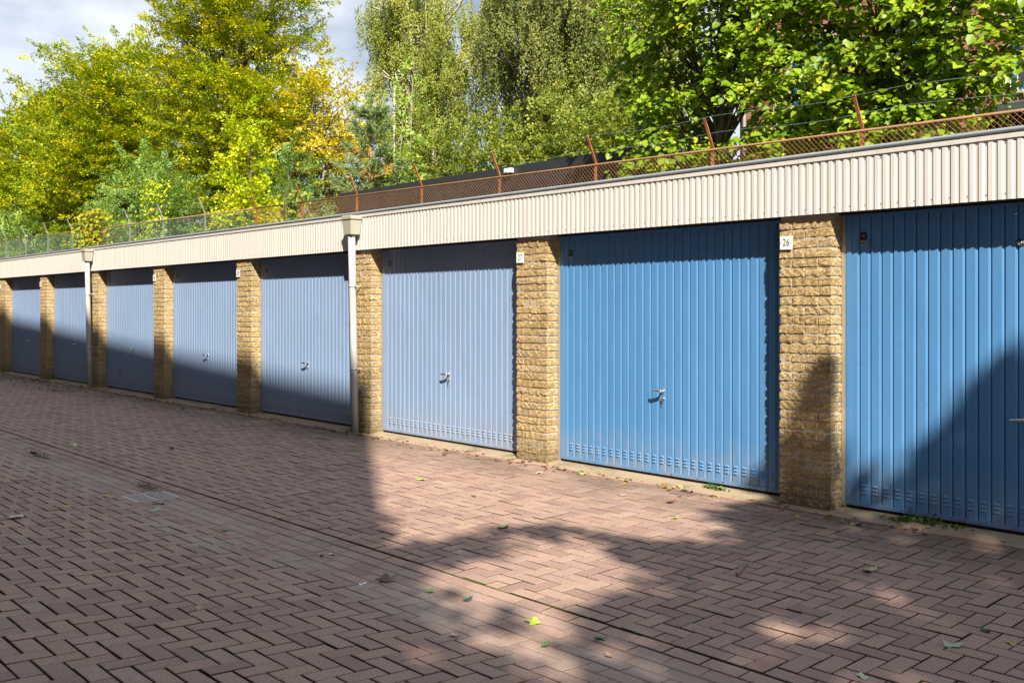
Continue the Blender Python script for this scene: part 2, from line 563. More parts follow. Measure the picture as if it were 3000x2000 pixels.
sheet('ground', M['ground'], [-600, 600], [-600, 600], lambda x, y: -0.42)
sheet('raised_ground', M['bank'], np.linspace(-300, 300, 41), np.linspace(5.97, 400, 30),
      lambda x, y: 2.45 + 0.25 * math.sin(x * 0.21) * math.sin(y * 0.13) + (0.0139 * max(0, -x - 20) * 0.6))

GR = (-8.42, -8.05, -3.47, -3.10)             # drain grate opening: x0, x1, y0, y1
PX0, PX1, PY0, PY1 = -34.0, 6.0, -9.4, -0.09
xs = sorted(set(list(np.linspace(PX0, PX1, 30)) + [GR[0], GR[1]]))
ys = sorted(set(list(np.arange(PY0, PY1, 0.24)) + [PY1, GR[2], GR[3], -3.42, -3.2, -2.95]))
def in_grate(x, y, m=0.0):
    return GR[0] - m < x < GR[1] + m and GR[2] - m < y < GR[3] + m
paving = sheet('paving', M['joint'], xs, ys, lambda x, y: float(zg(y)) - float(np.interp(y, [-3.75, -3.5, -3.06, -2.99], [0.011, 0.0035, 0.0035, 0.011])), skip=in_grate)
paving['label'] = 'red herringbone brick paving sloping into a shallow gutter in front of the garages'

A = 0.103
rects = []                                     # x0, x1, y0, y1 of every paving brick
def put(x0, x1, a, b):
    """Add a brick, cut where it runs into the drain grate."""
    g = 0.004
    if x1 <= GR[0] - g or x0 >= GR[1] + g or b <= GR[2] - g or a >= GR[3] + g:
        rects.append((x0, x1, a, b))
        return
    for r in ((x0, min(x1, GR[0] - g), a, b), (max(x0, GR[1] + g), x1, a, b), (max(x0, GR[0] - g), min(x1, GR[1] + g), a, min(b, GR[2] - g)), (max(x0, GR[0] - g), min(x1, GR[1] + g), max(a, GR[3] + g), b)):
        if r[1] - r[0] > 0.02 and r[3] - r[2] > 0.02:
            rects.append(r)
def herring(y0, y1, ox, oy):
    i0, i1 = int((PX0 - ox) / A) - 2, int((PX1 - ox) / A) + 2
    j0, j1 = int((y0 - oy) / A) - 2, int((y1 - oy) / A) + 2
    for j in range(j0, j1):
        for i in range(i0, i1):
            d = (i - j) % 4
            if d == 0:
                r = (i, i + 2, j, j + 1)
            elif d == 3:
                r = (i, i + 1, j, j + 2)
            else:
                continue
            x0, x1 = ox + r[0] * A, ox + r[1] * A
            a, b = max(y0, oy + r[2] * A), min(y1, oy + r[3] * A)
            if b - a > 0.02 and x1 < PX1 and x0 > PX0:
                put(x0, x1, a, b)
herring(-2.938, PY1 - 0.05, 0.03, -2.938)
herring(PY0, -3.36, 0.045, -3.36)
for r, yy in enumerate((-3.36, -3.2575, -3.155, -3.0525)):
    x = PX0 + (r % 2) * A + 0.03 * r
    while x < PX1 - 0.3:
        put(x, x + 2 * A, yy, yy + 0.1025)
        x += 2 * A
rects = np.array(rects)
cx, cy = (rects[:, 0] + rects[:, 1]) / 2, (rects[:, 2] + rects[:, 3]) / 2
rel = np.stack([cx, cy, zg(cy)], 1) - CAM
zc = rel @ FW
pxx = CX + F_PX * (rel @ RT) / np.maximum(zc, 0.1)
pyy = HY - F_PX * rel[:, 2] / np.maximum(zc, 0.1)
vis = (zc > 0.5) & (pxx > -20) & (pxx < 3020) & (pyy < 2040)
order = np.argsort(np.where(vis, zc, 1e6))
near = set(order[:300].tolist())

def paver_verts(sx, sy, rnd=0.0):
    """A chamfered brick, its top at z = 0, about its centre."""
    hx, hy = sx / 2 - 0.0040, sy / 2 - 0.0060
    c = 0.0026
    v = [(-hx + c, -hy + c, 0), (hx - c, -hy + c, 0), (hx - c, hy - c, 0), (-hx + c, hy - c, 0),
         (-hx, -hy, -c), (hx, -hy, -c), (hx, hy, -c), (-hx, hy, -c),
         (-hx, -hy, -0.03), (hx, -hy, -0.03), (hx, hy, -0.03), (-hx, hy, -0.03)]
    f = [(0, 1, 2, 3)]
    for a in (0, 4):
        for i in range(4):
            j = (i + 1) % 4
            f.append((a + 4 + i, a + 4 + j, a + j, a + i))
    return np.array(v), f

def add_paver(b, v, f, hue):
    b.add(v, f[:5], 0, False, hue)
    n = b.n
    b.add(v, f[5:], 1, False, hue)          # the sides are dark with dirt

near_cache = {}
stuff = MB()
SV, SF, SH = [], [], []
for idx in range(len(rects)):
    x0, x1, y0, y1 = rects[idx]
    sx, sy = x1 - x0, y1 - y0
    c = ((x0 + x1) / 2, (y0 + y1) / 2)
    z = float(zg(c[1]))
    sl = (float(zg(c[1] + 0.05)) - float(zg(c[1] - 0.05))) / 0.1
    dz = RNG.normal(0, 0.0012)
    tx, ty = RNG.normal(0, 0.006), RNG.normal(0, 0.006)
    jx, jy = RNG.normal(0, 0.0009), RNG.normal(0, 0.0009)
    hue = float(RNG.random())
    if idx in near:
        key = (round(sx, 3), round(sy, 3), int(hue * 8))
        if key not in near_cache:
            b = MB()
            v, f = paver_verts(sx, sy)
            add_paver(b, v, f, (key[2] + 0.5) / 8)
            near_cache[key] = b.mesh('brick', [M['paver'], M['joint']])
        link('brick', near_cache[key], paving, (c[0] + jx, c[1] + jy, z + dz), (math.atan(sl) + tx, ty, 0))
    else:
        v, f = paver_verts(sx, sy)
        v = v.copy()
        v[:, 2] += v[:, 1] * (sl + tx) - v[:, 0] * ty
        v += np.array([c[0] + jx, c[1] + jy, z + dz])
        add_paver(stuff, v, f, hue)
o = stuff.build('brick_field', [M['paver'], M['joint']], paving)
o['kind'] = 'stuff'

# edge course: bricks on edge along the foot of the garages
edge = tag(bpy.data.objects.new('edge_course', None), kind='structure')
COL.objects.link(edge)
eb = MB()
eb.box(-0.103, 0.103, -0.022, 0.022, -0.1, 0.006)
edge_me = eb.mesh('brick', M['edge'])
x = -4.0 * 0 - 28.0
while x < 3.0:
    link('brick', edge_me, edge, (x, -0.108 + RNG.normal(0, 0.002), RNG.normal(0.0, 0.003)), (RNG.normal(0, 0.02), RNG.normal(0, 0.008), RNG.normal(0, 0.006)))
    x += 0.21

# drain grate
gz = float(zg(-3.28))
grate = thing('drain_grate', 'square cast iron drain grate set in the brick gutter', 'drain grate', (GR[0], GR[2], gz))
W = GR[1] - GR[0]
b = MB()
fr = 0.028
for (a0, a1, b0, b1) in ((0, W, 0, fr), (0, W, W - fr, W), (0, fr, fr, W - fr), (W - fr, W, fr, W - fr)):
    b.box(a0, a1, b0, b1, -0.05, 0.002)
b.build('frame', M['iron'], grate)
b = MB()
b.box(fr, W - fr, W / 2 - 0.016, W / 2 + 0.016, -0.045, -0.004)
b.build('spine', M['iron'], grate)
bar = MB()
bl = W / 2 - 0.016 - fr
bar.box(-0.0125, 0.0125, 0, bl, -0.0018, -0.0006)
bar.box(-0.012, 0.012, 0.0005, bl - 0.0005, -0.04, -0.0019, 1)
bar_me = bar.mesh('bar', [M['iron'], M['pit']])
for i in range(6):
    xx = fr + (i + 0.95) * (W - 2 * fr) / 6.9
    for y0 in (fr, W / 2 + 0.016):
        link('bar', bar_me, grate, (xx, y0, 0.002 - 0.001 * math.sin(math.pi * xx / W)))
b = MB()
v = [(0, 0, -0.25), (W, 0, -0.25), (W, W, -0.25), (0, W, -0.25), (0, 0, -0.03), (W, 0, -0.03), (W, W, -0.03), (0, W, -0.03)]
b.add(v, [(0, 1, 2, 3), (0, 4, 5, 1), (1, 5, 6, 2), (2, 6, 7, 3), (3, 7, 4, 0)])
b.build('pit', M['pit'], grate)

# ------------------------------------------------------------------ garages
def vnoise(p, seed, scale):
    """Smooth vector noise from a few sine waves; the same point gives the same offset."""
    r = np.random.default_rng(seed)
    o = np.zeros_like(p)
    for q in range(7):
        k_ = r.normal(0, 1, 3) * scale * (0.6 + 0.5 * q)
        ph = r.random() * 6.28
        d = r.normal(0, 1, 3)
        o += (np.sin(p @ k_ + ph)[:, None] * d) / (1 + 0.45 * q)
    return o / 3.2


def rough_brick(sx, sy, sz, seed, faces='FRLTB'):
    """Hand-formed brick from (0,0,0) to (sx,sy,sz); its faces are uneven."""
    b = MB()
    nx, ny, nz = max(3, int(sx / 0.013)), max(3, int(sy / 0.016)), 6
    def grid(o, u, w, nu, nw):
        v, f = [], []
        for j in range(nw + 1):
            for i in range(nu + 1):
                v.append(np.array(o) + np.array(u) * i / nu + np.array(w) * j / nw)
        for j in range(nw):
            for i in range(nu):
                a = j * (nu + 1) + i
                f.append((a, a + 1, a + nu + 2, a + nu + 1))
        return np.array(v), f
    spec = {'F': ((0, 0, 0), (sx, 0, 0), (0, 0, sz), nx, nz), 'R': ((sx, 0, 0), (0, sy, 0), (0, 0, sz), ny, nz),
            'L': ((0, sy, 0), (0, -sy, 0), (0, 0, sz), ny, nz), 'T': ((0, 0, sz), (sx, 0, 0), (0, sy, 0), nx, ny),
            'B': ((0, sy, 0), (sx, 0, 0), (0, -sy, 0), nx, ny)}
    for q in faces:
        v, f = grid(*spec[q])
        c = np.array([sx / 2, sy / 2, sz / 2])
        e = np.abs(v - c) / c                      # 1 at a face
        edge = np.sort(e, axis=1)[:, 1]
        d = vnoise(v, seed, 38.0) * np.array([0.0026, 0.0046, 0.0052]) + vnoise(v, seed + 99, 115.0) * np.array([0.0022, 0.0046, 0.0036])
        v2 = v + d - (v - c) * 0.012 * (np.clip(edge - 0.9, 0, 1) / 0.1)[:, None]
        b.add(v2, f, 0, False)
    return b.mesh('brick', M['brick'])

JH, CH = 0.0165, 0.072
BV = {}
for n_, (sx, sy) in {'long': (0.21, 0.1), 'half': (0.1, 0.21), 'corner': (0.1, 0.21), 'fill': (0.1, 0.2)}.items():
    BV[n_] = [rough_brick(sx, sy, CH - JH, 1000 + 37 * i + len(n_) * 7, 'FRLTB') for i in range(9)]

DXL, DXR = -2.526, -0.041                        # door leaf, local x
DZ0, DZ1 = 0.047, 2.188
DY = 0.15
PITCH = 0.0853

def door_mesh(mat):
    b = MB()
    # ribbed sheet: flat, a bevel that faces right, then a narrow step back up
    xl, xr = DXL + 0.044, DXR - 0.012
    prof = []
    x = xl
    first = True
    while x < xr - 1e-6:
        w = 0.066 if first else PITCH
        x2 = min(x + w, xr)
        fl = x2 - 0.0215
        prof += [(x, DY), (x + 0.002, DY - 0.0015), (fl - 0.002, DY - 0.0015), (fl, DY), (x2 - 0.0085, DY + 0.0060), (x2 - 0.0080, DY + 0.018), (x2 - 0.0022, DY + 0.018)]
        x = x2
        first = False
    prof.append((xr, DY))
    zb, zt = DZ0 + 0.026, DZ1 - 0.02
    nz = 2
    v, f = [], []
    for p in prof:
        for q in range(nz):
            v.append((p[0], p[1], zb + (zt - zb) * q / (nz - 1)))
    for i in range(len(prof) - 1):
        f.append((i * 2, (i + 1) * 2, (i + 1) * 2 + 1, i * 2 + 1))
    b.add(v, f)
    # welded frame round the sheet
    b.box(DXL, xl, DY - 0.006, DY + 0.03, DZ0, DZ1)
    b.box(xr, DXR, DY - 0.006, DY + 0.03, DZ0, DZ1)
    b.box(xl, xr, DY - 0.010, DY + 0.03, DZ0, zb)
    b.box(xl, xr, DY - 0.006, DY + 0.03, zt, DZ1)
    return b.mesh('garage_door', mat)

def louvre_spots():
    xl = DXL + 0.044 + 0.066
    i = 0
    while xl + (i + 1) * PITCH < DXR - 0.012:
        for q in range(3):
            yield xl + i * PITCH + 0.010, DZ0 + 0.095 + q * 0.027
        i += 1

def louvre_verts(x0, z0):
    x1, z1 = x0 + 0.043, z0 + 0.015
    y, e = DY - 0.0017, 0.006
    v = [(x0, y, z0 + 0.003), (x0 + e, y, z0), (x1 - e, y, z0), (x1, y, z0 + 0.003), (x1, y, z1 - 0.003), (x1 - e, y, z1), (x0 + e, y, z1), (x0, y, z1 - 0.003),
         (x0 + e, y - 0.0075, z0 + 0.001), (x1 - e, y - 0.0075, z0 + 0.001), (x1 - e * 1.3, y - 0.005, z0 + 0.009), (x0 + e * 1.3, y - 0.005, z0 + 0.009)]
    f = [(8, 9, 10, 11), (1, 2, 9, 8), (11, 10, 5, 6), (0, 1, 8), (7, 0, 8, 11), (6, 7, 11), (2, 3, 9), (3, 4, 10, 9), (4, 5, 10)]
    return v, f

def louvre_mesh(mat):
    b = MB()
    for x0, z0 in louvre_spots():
        b.add(*louvre_verts(x0, z0))
    return b.mesh('louvre_vents', mat)

def one_louvre(mat):
    b = MB()
    b.add(*louvre_verts(0, 0))
    me = b.mesh('louvre', mat)
    for v in me.vertices:
        v.co.y -= DY
    return me

def fascia_mesh():
    b = MB()
    x0, x1 = -2.568, 0.432
    prof = []
    for i in range(50):
        x = x0 + 0.06 * i
        prof += [(x, -0.037), (x + 0.025, -0.037), (x + 0.039, -0.0312), (x + 0.0565, -0.0312)]
    prof.append((x1, -0.037))
    v, f = [], []
    for p in prof:
        v += [(p[0], p[1], 2.195), (p[0], p[1], 2.588)]
    for i in range(len(prof) - 1):
        f.append((2 * i, 2 * i + 2, 2 * i + 3, 2 * i + 1))
    # returned lower edge so that the sheet has thickness
    n0 = len(v)
    for p in prof:
        v += [(p[0], p[1], 2.195), (p[0], p[1] + 0.004, 2.195)]
    for i in range(len(prof) - 1):
        f.append((n0 + 2 * i + 1, n0 + 2 * i + 3, n0 + 2 * i + 2, n0 + 2 * i))
    b.add(v, f)
    return b.mesh('fascia', M['cream'])

def screw_mesh():
    b = MB()
    for i in range(0, 50, 2):
        for z in (2.232, 2.558):
            x = -2.568 + 0.06 * i + 0.046
            v = [(x + 0.0042 * math.cos(a * math.pi / 3), -0.0338, z + 0.0042 * math.sin(a * math.pi / 3)) for a in range(6)]
            v += [(q[0], -0.0318, q[2]) for q in v]
            b.add(v, [tuple(range(6))] + [(a, (a + 1) % 6, 6 + (a + 1) % 6, 6 + a) for a in range(6)])
    return b.mesh('screw_row', M['screw'])

me_fascia, me_screw = fascia_mesh(), screw_mesh()
b = MB(); b.box(-2.568, 0.432, -0.0435, -0.006, 2.584, 2.614); me_flash = b.mesh('drip_strip', M['cream'])
b = MB()
prof = [(-0.034, 2.623)] + [(-0.036 - 0.014 * math.sin(t), 2.638 - 0.015 * math.cos(t)) for t in np.linspace(0.2, math.pi - 0.1, 8)] + [(-0.02, 2.654), (0.02, 2.65), (0.02, 2.623)]
b.extrude_x(prof, -2.567, 0.431, smooth=False); me_trim = b.mesh('roof_trim', M['trim'])
b = MB(); b.box(-2.568, 0.432, -0.028, 0.01, 2.614, 2.623); me_gap = b.mesh('trim_gap_shade', M['dark'])  # dark strip, its colour stands in for the shadow gap under the trim
b = MB()
b.box(-2.568, 0.432, -0.022, 0.155, 2.2, 2.225)
b.box(-2.568, 0.432, 0.155, 0.22, 2.19, 2.42); me_soffit = b.mesh('soffit', M['dark'])
b = MB(); b.box(-2.568, 0.432, 0.021, 5.95, 2.47, 2.63); b.box(-2.568, 0.432, 5.8, 5.95, -0.1, 2.47); b.box(-2.568, 0.432, -0.021, 0.021, 2.23, 2.608); me_roof = b.mesh('roof', M['roof'])
b = MB()
b.add([(-2.57, -0.085, 0.002), (0.0, -0.085, 0.002), (0.0, 0.12, 0.022), (-2.57, 0.12, 0.022), (0.0, 0.5, 0.024), (-2.57, 0.5, 0.024), (-2.57, -0.085, -0.1), (0.0, -0.085, -0.1)],
      [(0, 1, 2, 3), (3, 2, 4, 5), (6, 7, 1, 0)])
b.add([(-0.002, -0.085, -0.002), (0.434, -0.085, -0.002), (0.434, 0.02, 0.006), (-0.002, 0.02, 0.006)], [(0, 1, 2, 3)])
me_sill = b.mesh('sill', M['concrete'])
b = MB(); b.box(-2.566, -2.532, DY - 0.004, 0.23, 0.02, 2.19); b.box(-0.036, -0.002, DY - 0.004, 0.23, 0.02, 2.19); me_jamb = b.mesh('door_jamb', M['jamb'])
b = MB(); b.box(DXL, DXR, DY + 0.006, DY + 0.02, 0.018, DZ0); me_door_gap = b.mesh('door_gap_shade', M['black'])  # black strip painting in the dark of the open gap below the door
b = MB(); b.box(0.008, 0.424, 0.0075, 0.33, -0.05, 2.2); b.box(0.02, 0.42, 0.3, 5.8, -0.05, 2.47); me_core = b.mesh('pillar', M['mortar'])

doors = {q: (door_mesh(M[q]), louvre_mesh(M[q]), one_louvre(M[q])) for q in ('door_bright', 'door_faded')}
# handle, key, badge, vents
b = MB()
hx, hz = (DXL + DXR) / 2 + 0.02, 0.775
b.tube([(hx, DY + 0.004, hz), (hx, DY - 0.010, hz)], [0.022, 0.019], 12)
b.tube([(hx, DY - 0.004, hz), (hx, DY - 0.052, hz)], [0.010, 0.009], 10)
b.tube([(hx + 0.022, DY - 0.050, hz + 0.002), (hx, DY - 0.054, hz + 0.001), (hx - 0.04, DY - 0.058, hz - 0.001), (hx - 0.075, DY - 0.056, hz - 0.004), (hx - 0.09, DY - 0.050, hz - 0.005)], [0.009, 0.0115, 0.0105, 0.009, 0.005], 10)
me_handle = b.mesh('door_handle', M['chrome'])
b = MB()
b.tube([(hx + 0.012, DY + 0.004, hz - 0.062), (hx + 0.012, DY - 0.012, hz - 0.062)], 0.010, 10)
me_lock = b.mesh('lock_cylinder', M['chrome'])
b = MB()
b.tube([(hx + 0.010, DY - 0.012, hz - 0.06), (hx + 0.010, DY - 0.022, hz - 0.062)], 0.006, 8)
b.box(hx + 0.003, hx + 0.019, DY - 0.025, DY - 0.022, hz - 0.083, hz - 0.05)
b.box(hx + 0.008, hx + 0.015, DY - 0.0246, DY - 0.0224, hz - 0.112, hz - 0.083)
me_key = b.mesh('key', M['brass'])
b = MB()
bx, bz = DXL + 0.044 + 0.066 + PITCH * 0.32 + PITCH * 0.0, 2.02
b.box(bx - 0.023, bx + 0.023, DY - 0.0075, DY - 0.0015, bz - 0.024, bz + 0.034)
b.box(bx - 0.023, bx + 0.023, DY - 0.0065, DY - 0.0015, bz - 0.060, bz - 0.030, 1)
for q in (-0.0085, 0.0055):
    b.box(bx + q, bx + q + 0.003, DY - 0.009, DY - 0.0075, bz - 0.002, bz + 0.016, 1)
b.box(bx - 0.0055, bx + 0.0055, DY - 0.009, DY - 0.0075, bz + 0.0055, bz + 0.0085, 1)
b.box(bx - 0.017, bx + 0.017, DY - 0.0075, DY - 0.0065, bz - 0.050, bz - 0.041, 0)
me_badge = b.mesh('badge', [M['badge'], M['badge_mark']])
b = MB()
b.box(-0.045, 0.045, -0.008, 0.004, -0.055, -0.045); b.box(-0.045, 0.045, -0.008, 0.004, 0.045, 0.055)
b.box(-0.045, -0.036, -0.008, 0.004, -0.045, 0.045); b.box(0.036, 0.045, -0.008, 0.004, -0.045, 0.045)
for q in range(4):
    z0 = -0.04 + q * 0.022
    b.add([(-0.036, -0.009, z0), (0.036, -0.009, z0), (0.036, 0.003, z0 + 0.017), (-0.036, 0.003, z0 + 0.017)], [(0, 1, 2, 3)])
me_grille = b.mesh('vent_grille', M['vent'])

def text_mesh(s, size, sx=0.8):
    cu = bpy.data.curves.new('figures', 'FONT')
    cu.body = s
    cu.size = size
    cu.align_x = 'CENTER'
    cu.align_y = 'CENTER'
    cu.extrude = 0.0006
    cu.resolution_u = 4
    ob = bpy.data.objects.new('tmp', cu)
    COL.objects.link(ob)
    bpy.context.view_layer.update()
    me = bpy.data.meshes.new_from_object(ob.evaluated_get(bpy.context.evaluated_depsgraph_get()))
    bpy.data.objects.remove(ob)
    me.name = 'figures'
    me.materials.clear()
    me.materials.append(M['ink'])
    for v in me.vertices:
        v.co.x *= sx
    return me

b = MB(); b.box(-0.0525, 0.0525, -0.004, 0, -0.051, 0.051); me_plate = b.mesh('number_plate', M['plate'])
b = MB()
for q in (-0.0425, 0.0425):
    b.tube([(q, -0.0037, 0), (q, -0.0062, 0)], 0.0033, 8)
me_pin = b.mesh('plate_screws', M['ink'])

LABELS = {
    24: 'garage at the far right end past number 25, its blue door out of sight',
    25: 'garage with deep blue door half cut off at the right, lower door in tree shadow',
    26: 'garage numbered 26 with bright blue door, brick pillar and white 26 plate',
    27: 'garage numbered 27 with fully sunlit pale slate blue door, right of the near downpipe',
    28: 'garage with pale blue door just left of the near downpipe, number plate hidden',
    29: 'garage numbered 29 with faded blue door whose handle sits at the shadow line',
    30: 'garage numbered 30 with two small metal vent grilles low on its faded door',
    31: 'garage with narrow looking blue door just left of the far downpipe',
    32: 'leftmost garage whose whole door shows, narrow blue door by the leaf litter',
    33: 'garage at the left picture edge, only its yellow brick pillar showing',
}
PLATE_TXT = {q: str(q) for q in range(24, 34)}
def copy_obj(src, parent, name):
    return link(name, src, parent)

for num in range(24, 34):
    X0 = -4.244 - 3.0 * (num - 26)
    g = thing('garage', LABELS[num], 'garage', (X0, 0, 0), 0, 'garages in the row')
    bright = num in (24, 25, 26)
    dm, lm, l1 = doors['door_bright' if bright else 'door_faded']
    d = link('garage_door', dm, g)
    d['label'] = 'bright blue ribbed steel up-and-over door' if bright else 'faded slate blue ribbed steel up-and-over door'
    if num in (25, 26, 27):
        for x0, z0 in louvre_spots():
            link('louvre', l1, d, (x0, DY, z0))
    else:
        link('louvres', lm, d)['kind'] = 'stuff'
    link('door_handle', me_handle, d)
    link('lock_cylinder', me_lock, d)
    link('door_gap_shade', me_door_gap, d)
    link('badge', me_badge, d)
    if num in (25, 26, 27):
        link('key', me_key, d)
    if num == 25:
        bb = MB()
        xx = DXL + 1.232
        bb.tube([(xx, DY, 1.925), (xx, DY - 0.012, 1.925)], [0.024, 0.020], 16)
        bb.tube([(xx, DY - 0.012, 1.925), (xx, DY - 0.015, 1.925)], [0.010, 0.010], 12)
        bb.build('round_lock', M['chrome'], d)
        bb = MB()
        bb.tube([(xx - 0.03, DY, 2.115), (xx - 0.03, DY - 0.014, 2.115)], [0.008, 0.008], 8)
        bb.build('bolt_head', M['chrome'], d)
    if num == 30:
        for xx in (DXL + 0.62, DXR - 0.18):
            link('vent_grille', me_grille, d, (xx, DY - 0.004, 0.36))
    link('door_jamb', me_jamb, g)
    link('sill', me_sill, g)
    fa = link('fascia', me_fascia, g)
    link('screw_row', me_screw, fa)
    link('drip_strip', me_flash, g)
    link('roof_trim', me_trim, g)
    link('trim_gap_shade', me_gap, g)
    link('soffit', me_soffit, g)
    link('roof', me_roof, g)
    pil = link('pillar', me_core, g)
    rr = random.Random(num)
    for r in range(30):
        z = 0.012 + r * CH
        if r % 2:
            items = [('half', 0, 0), ('long', 0.112, 0), ('corner', 0.332, 0)]
        else:
            items = [('long', 0, 0), ('long', 0.222, 0), ('fill', 0.332, 0.112)]
        for (t_, x_, y_) in items:
            br = link('brick', rr.choice(BV[t_]), pil, (x_ + rr.uniform(-0.002, 0.002), y_ + rr.uniform(-0.003, 0.003), z + rr.uniform(-0.0015, 0.0015)))
            br.rotation_euler = (0, rr.uniform(-0.008, 0.008), rr.uniform(-0.006, 0.006))
    pl = link('number_plate', me_plate, g, (0.065, -0.010, 1.997), (0, rr.uniform(-0.03, 0.02), 0))
    link('figures', text_mesh(PLATE_TXT[num], 0.078, 0.80), pl, (0, -0.0046, 0), (R(90), 0, 0))
    link('plate_screws', me_pin, pl)

# downpipes
def downpipe(X, label):
    g = thing('downpipe', label, 'downpipe', (X, 0, 0), 0, 'grey downpipes on the garage front')
    b = MB()
    b.tube([(0.0, -0.075, 0.0), (0.0, -0.092, 0.72), (0.0, -0.112, 1.7), (0.0, -0.128, 2.42)], 0.043, 18)
    b.build('pipe', M['pipe'], g)
    for z, y in ((0.77, -0.092), (1.76, -0.113)):
        b = MB()
        b.tube([(0, y - 0.0003, z - 0.011), (0, y + 0.0003, z + 0.011)], 0.0465, 18)
        b.box(0.043, 0.085, y - 0.008, y + 0.008, z - 0.007, z + 0.007)
        b.box(-0.008, 0.008, y + 0.044, 0.012, z - 0.006, z + 0.006)
        b.build('bracket', M['pipe'], g)
    b = MB()
    def ringb(z, x, y0, y1):
        return [(-x, y0, z), (x, y0, z), (x, y1, z), (-x, y1, z)]
    rings = [ringb(2.375, 0.072, -0.185, -0.062), ringb(2.385, 0.074, -0.187, -0.060), ringb(2.553, 0.098, -0.203, -0.048), ringb(2.556, 0.103, -0.207, -0.047), ringb(2.592, 0.104, -0.208, -0.047), ringb(2.600, 0.094, -0.197, -0.052)]
    v = [q for rg in rings for q in rg]
    f = [(3, 2, 1, 0), tuple(range(20, 24))]
    for i in range(5):
        for q in range(4):
            f.append((4 * i + q, 4 * i + (q + 1) % 4, 4 * i + 4 + (q + 1) % 4, 4 * i + 4 + q))
    b.add(v, f)
    hp = b.build('hopper', M['hopper'], g)
    b = MB()
    for (x0, x1, y0, y1) in ((-0.1005, 0.1005, -0.2075, -0.204), (0.0985, 0.1035, -0.204, -0.05), (-0.1035, -0.0985, -0.204, -0.05)):
        b.box(x0, x1, y0, y1, 2.549, 2.5545)
    b.build('lid_seam', M['black'], hp)
    return g
downpipe(-10.03, 'tall grey downpipe with hopper between the pale doors, nearer of the two')
downpipe(-19.03, 'smaller looking grey downpipe with hopper further off by the left doors')

# ------------------------------------------------------------------ fences behind the roof
FY = 6.09
def rail_z(x):
    return 3.845 + 0.0139 * (-x)

def fence(name, label, xs, x_end0, x_end1, mat_post, mat_wire, mesh_pitch, wire_r, missing=()):
    f = thing(name, label, 'fence', (0, FY, 0), 0, 'chain link fences')
    for x in xs:
        zr = rail_z(x)
        b = MB()
        b.box(x - 0.03, x + 0.03, -0.004, 0.004, 2.4, zr + 0.02)
        b.box(x - 0.03, x - 0.024, 0.004, 0.05, 2.4, zr + 0.02)
        p = b.build('post', mat_post, f)
        b = MB()
        a0, a1 = np.array([x, 0.0, zr + 0.02]), np.array([x - 0.03, -0.19, zr + 0.47])
        u = np.array([0.024, 0, 0])
        w = np.array([0, 0.018, 0.008])
        v = [a0 - u, a0 + u, a0 + u + w, a0 - u + w, a1 - u, a1 + u, a1 + u + w, a1 - u + w]
        b.add(v, [(0, 1, 5, 4), (1, 2, 6, 5), (2, 3, 7, 6), (3, 0, 4, 7), (4, 5, 6, 7), (3, 2, 1, 0)])
        b.build('arm', mat_post, p)
    xa, xb = x_end0, x_end1
    b = MB()
    b.tube([(xa, 0, rail_z(xa)), (xb, 0, rail_z(xb))], 0.019, 8)
    b.build('rail', M['rail'], f)
    b = MB()
    zb = 2.55
    hgt = max(rail_z(xa), rail_z(xb)) - zb
    n = int((xa - xb + hgt) / mesh_pitch)
    for s in (1, -1):
        for i in range(n + 1):
            # a straight wire at 45 degrees, cut where it meets the rail or the ends
            xs0 = (xb - hgt if s > 0 else xb) + i * mesh_pitch
            p0 = np.array([xs0, 0.004 * s - 0.008, zb])
            ln = hgt
            # length limited by the sloping rail
            ln = min(ln, (rail_z(xs0 + s * ln) - zb))
            p1 = p0 + np.array([s * ln, 0, ln])
            if min(p0[0], p1[0]) < xb - 0.01 or max(p0[0], p1[0]) > xa + 0.01:
                lo, hi = xb, xa
                t0 = 0.0
                t1 = 1.0
                d = p1[0] - p0[0]
                ta, tb = (lo - p0[0]) / d, (hi - p0[0]) / d
                t0, t1 = max(t0, min(ta, tb)), min(t1, max(ta, tb))
                if t1 <= t0:
                    continue
                p0, p1 = p0 + (p1 - p0) * t0, p0 + (p1 - p0) * t1
            b.tube([p0, p1], wire_r, 3, cap=False)
    m = b.build('chain_link_mesh', mat_wire, f)
    m['kind'] = 'stuff'
    b = MB()
    for fr_ in (0.45, 0.98):
        pts = []
        n2 = max(2, int((xa - xb) / 0.6))
        for i in range(n2 + 1):
            x = xa + (xb - xa) * i / n2
            sag = 0.03 * math.sin(i * 1.3) 
            pts.append((x - 0.03 * fr_, -0.19 * fr_, rail_z(x) + 0.02 + 0.45 * fr_ + sag))
        b.tube(pts, 0.0028, 3, cap=False)
        for i in range(int((xa - xb) / 0.12)):
            x = xa - 0.12 * i
            z = np.interp(-x, [-q[0] for q in pts], [q[2] for q in pts])
            b.tube([(x, -0.19 * fr_, z - 0.014), (x + 0.01, -0.19 * fr_ + 0.008, z + 0.014)], 0.002, 3, cap=False)
    w = b.build('barbed_wire', M['wire_green'], f)
    return f
rx = [-1.83, -4.34, -6.85, -9.36, -11.86, -14.41, -16.93, -19.43, -21.9, -24.32]
fence('rusty_fence', 'rusty chain link fence with angled posts along the roof edge on the right', rx, 0.6, -24.4, M['rust'], M['wire_rust'], 0.078, 0.0028)
gx = [-27.46, -30.44, -33.2, -36.05, -38.9, -41.75, -44.66, -47.5, -50.4]
fence('grey_fence', 'green chain link fence on pale galvanised posts to the left', gx, -24.4, -51.0, M['galv'], M['wire_green'], 0.085, 0.0027)

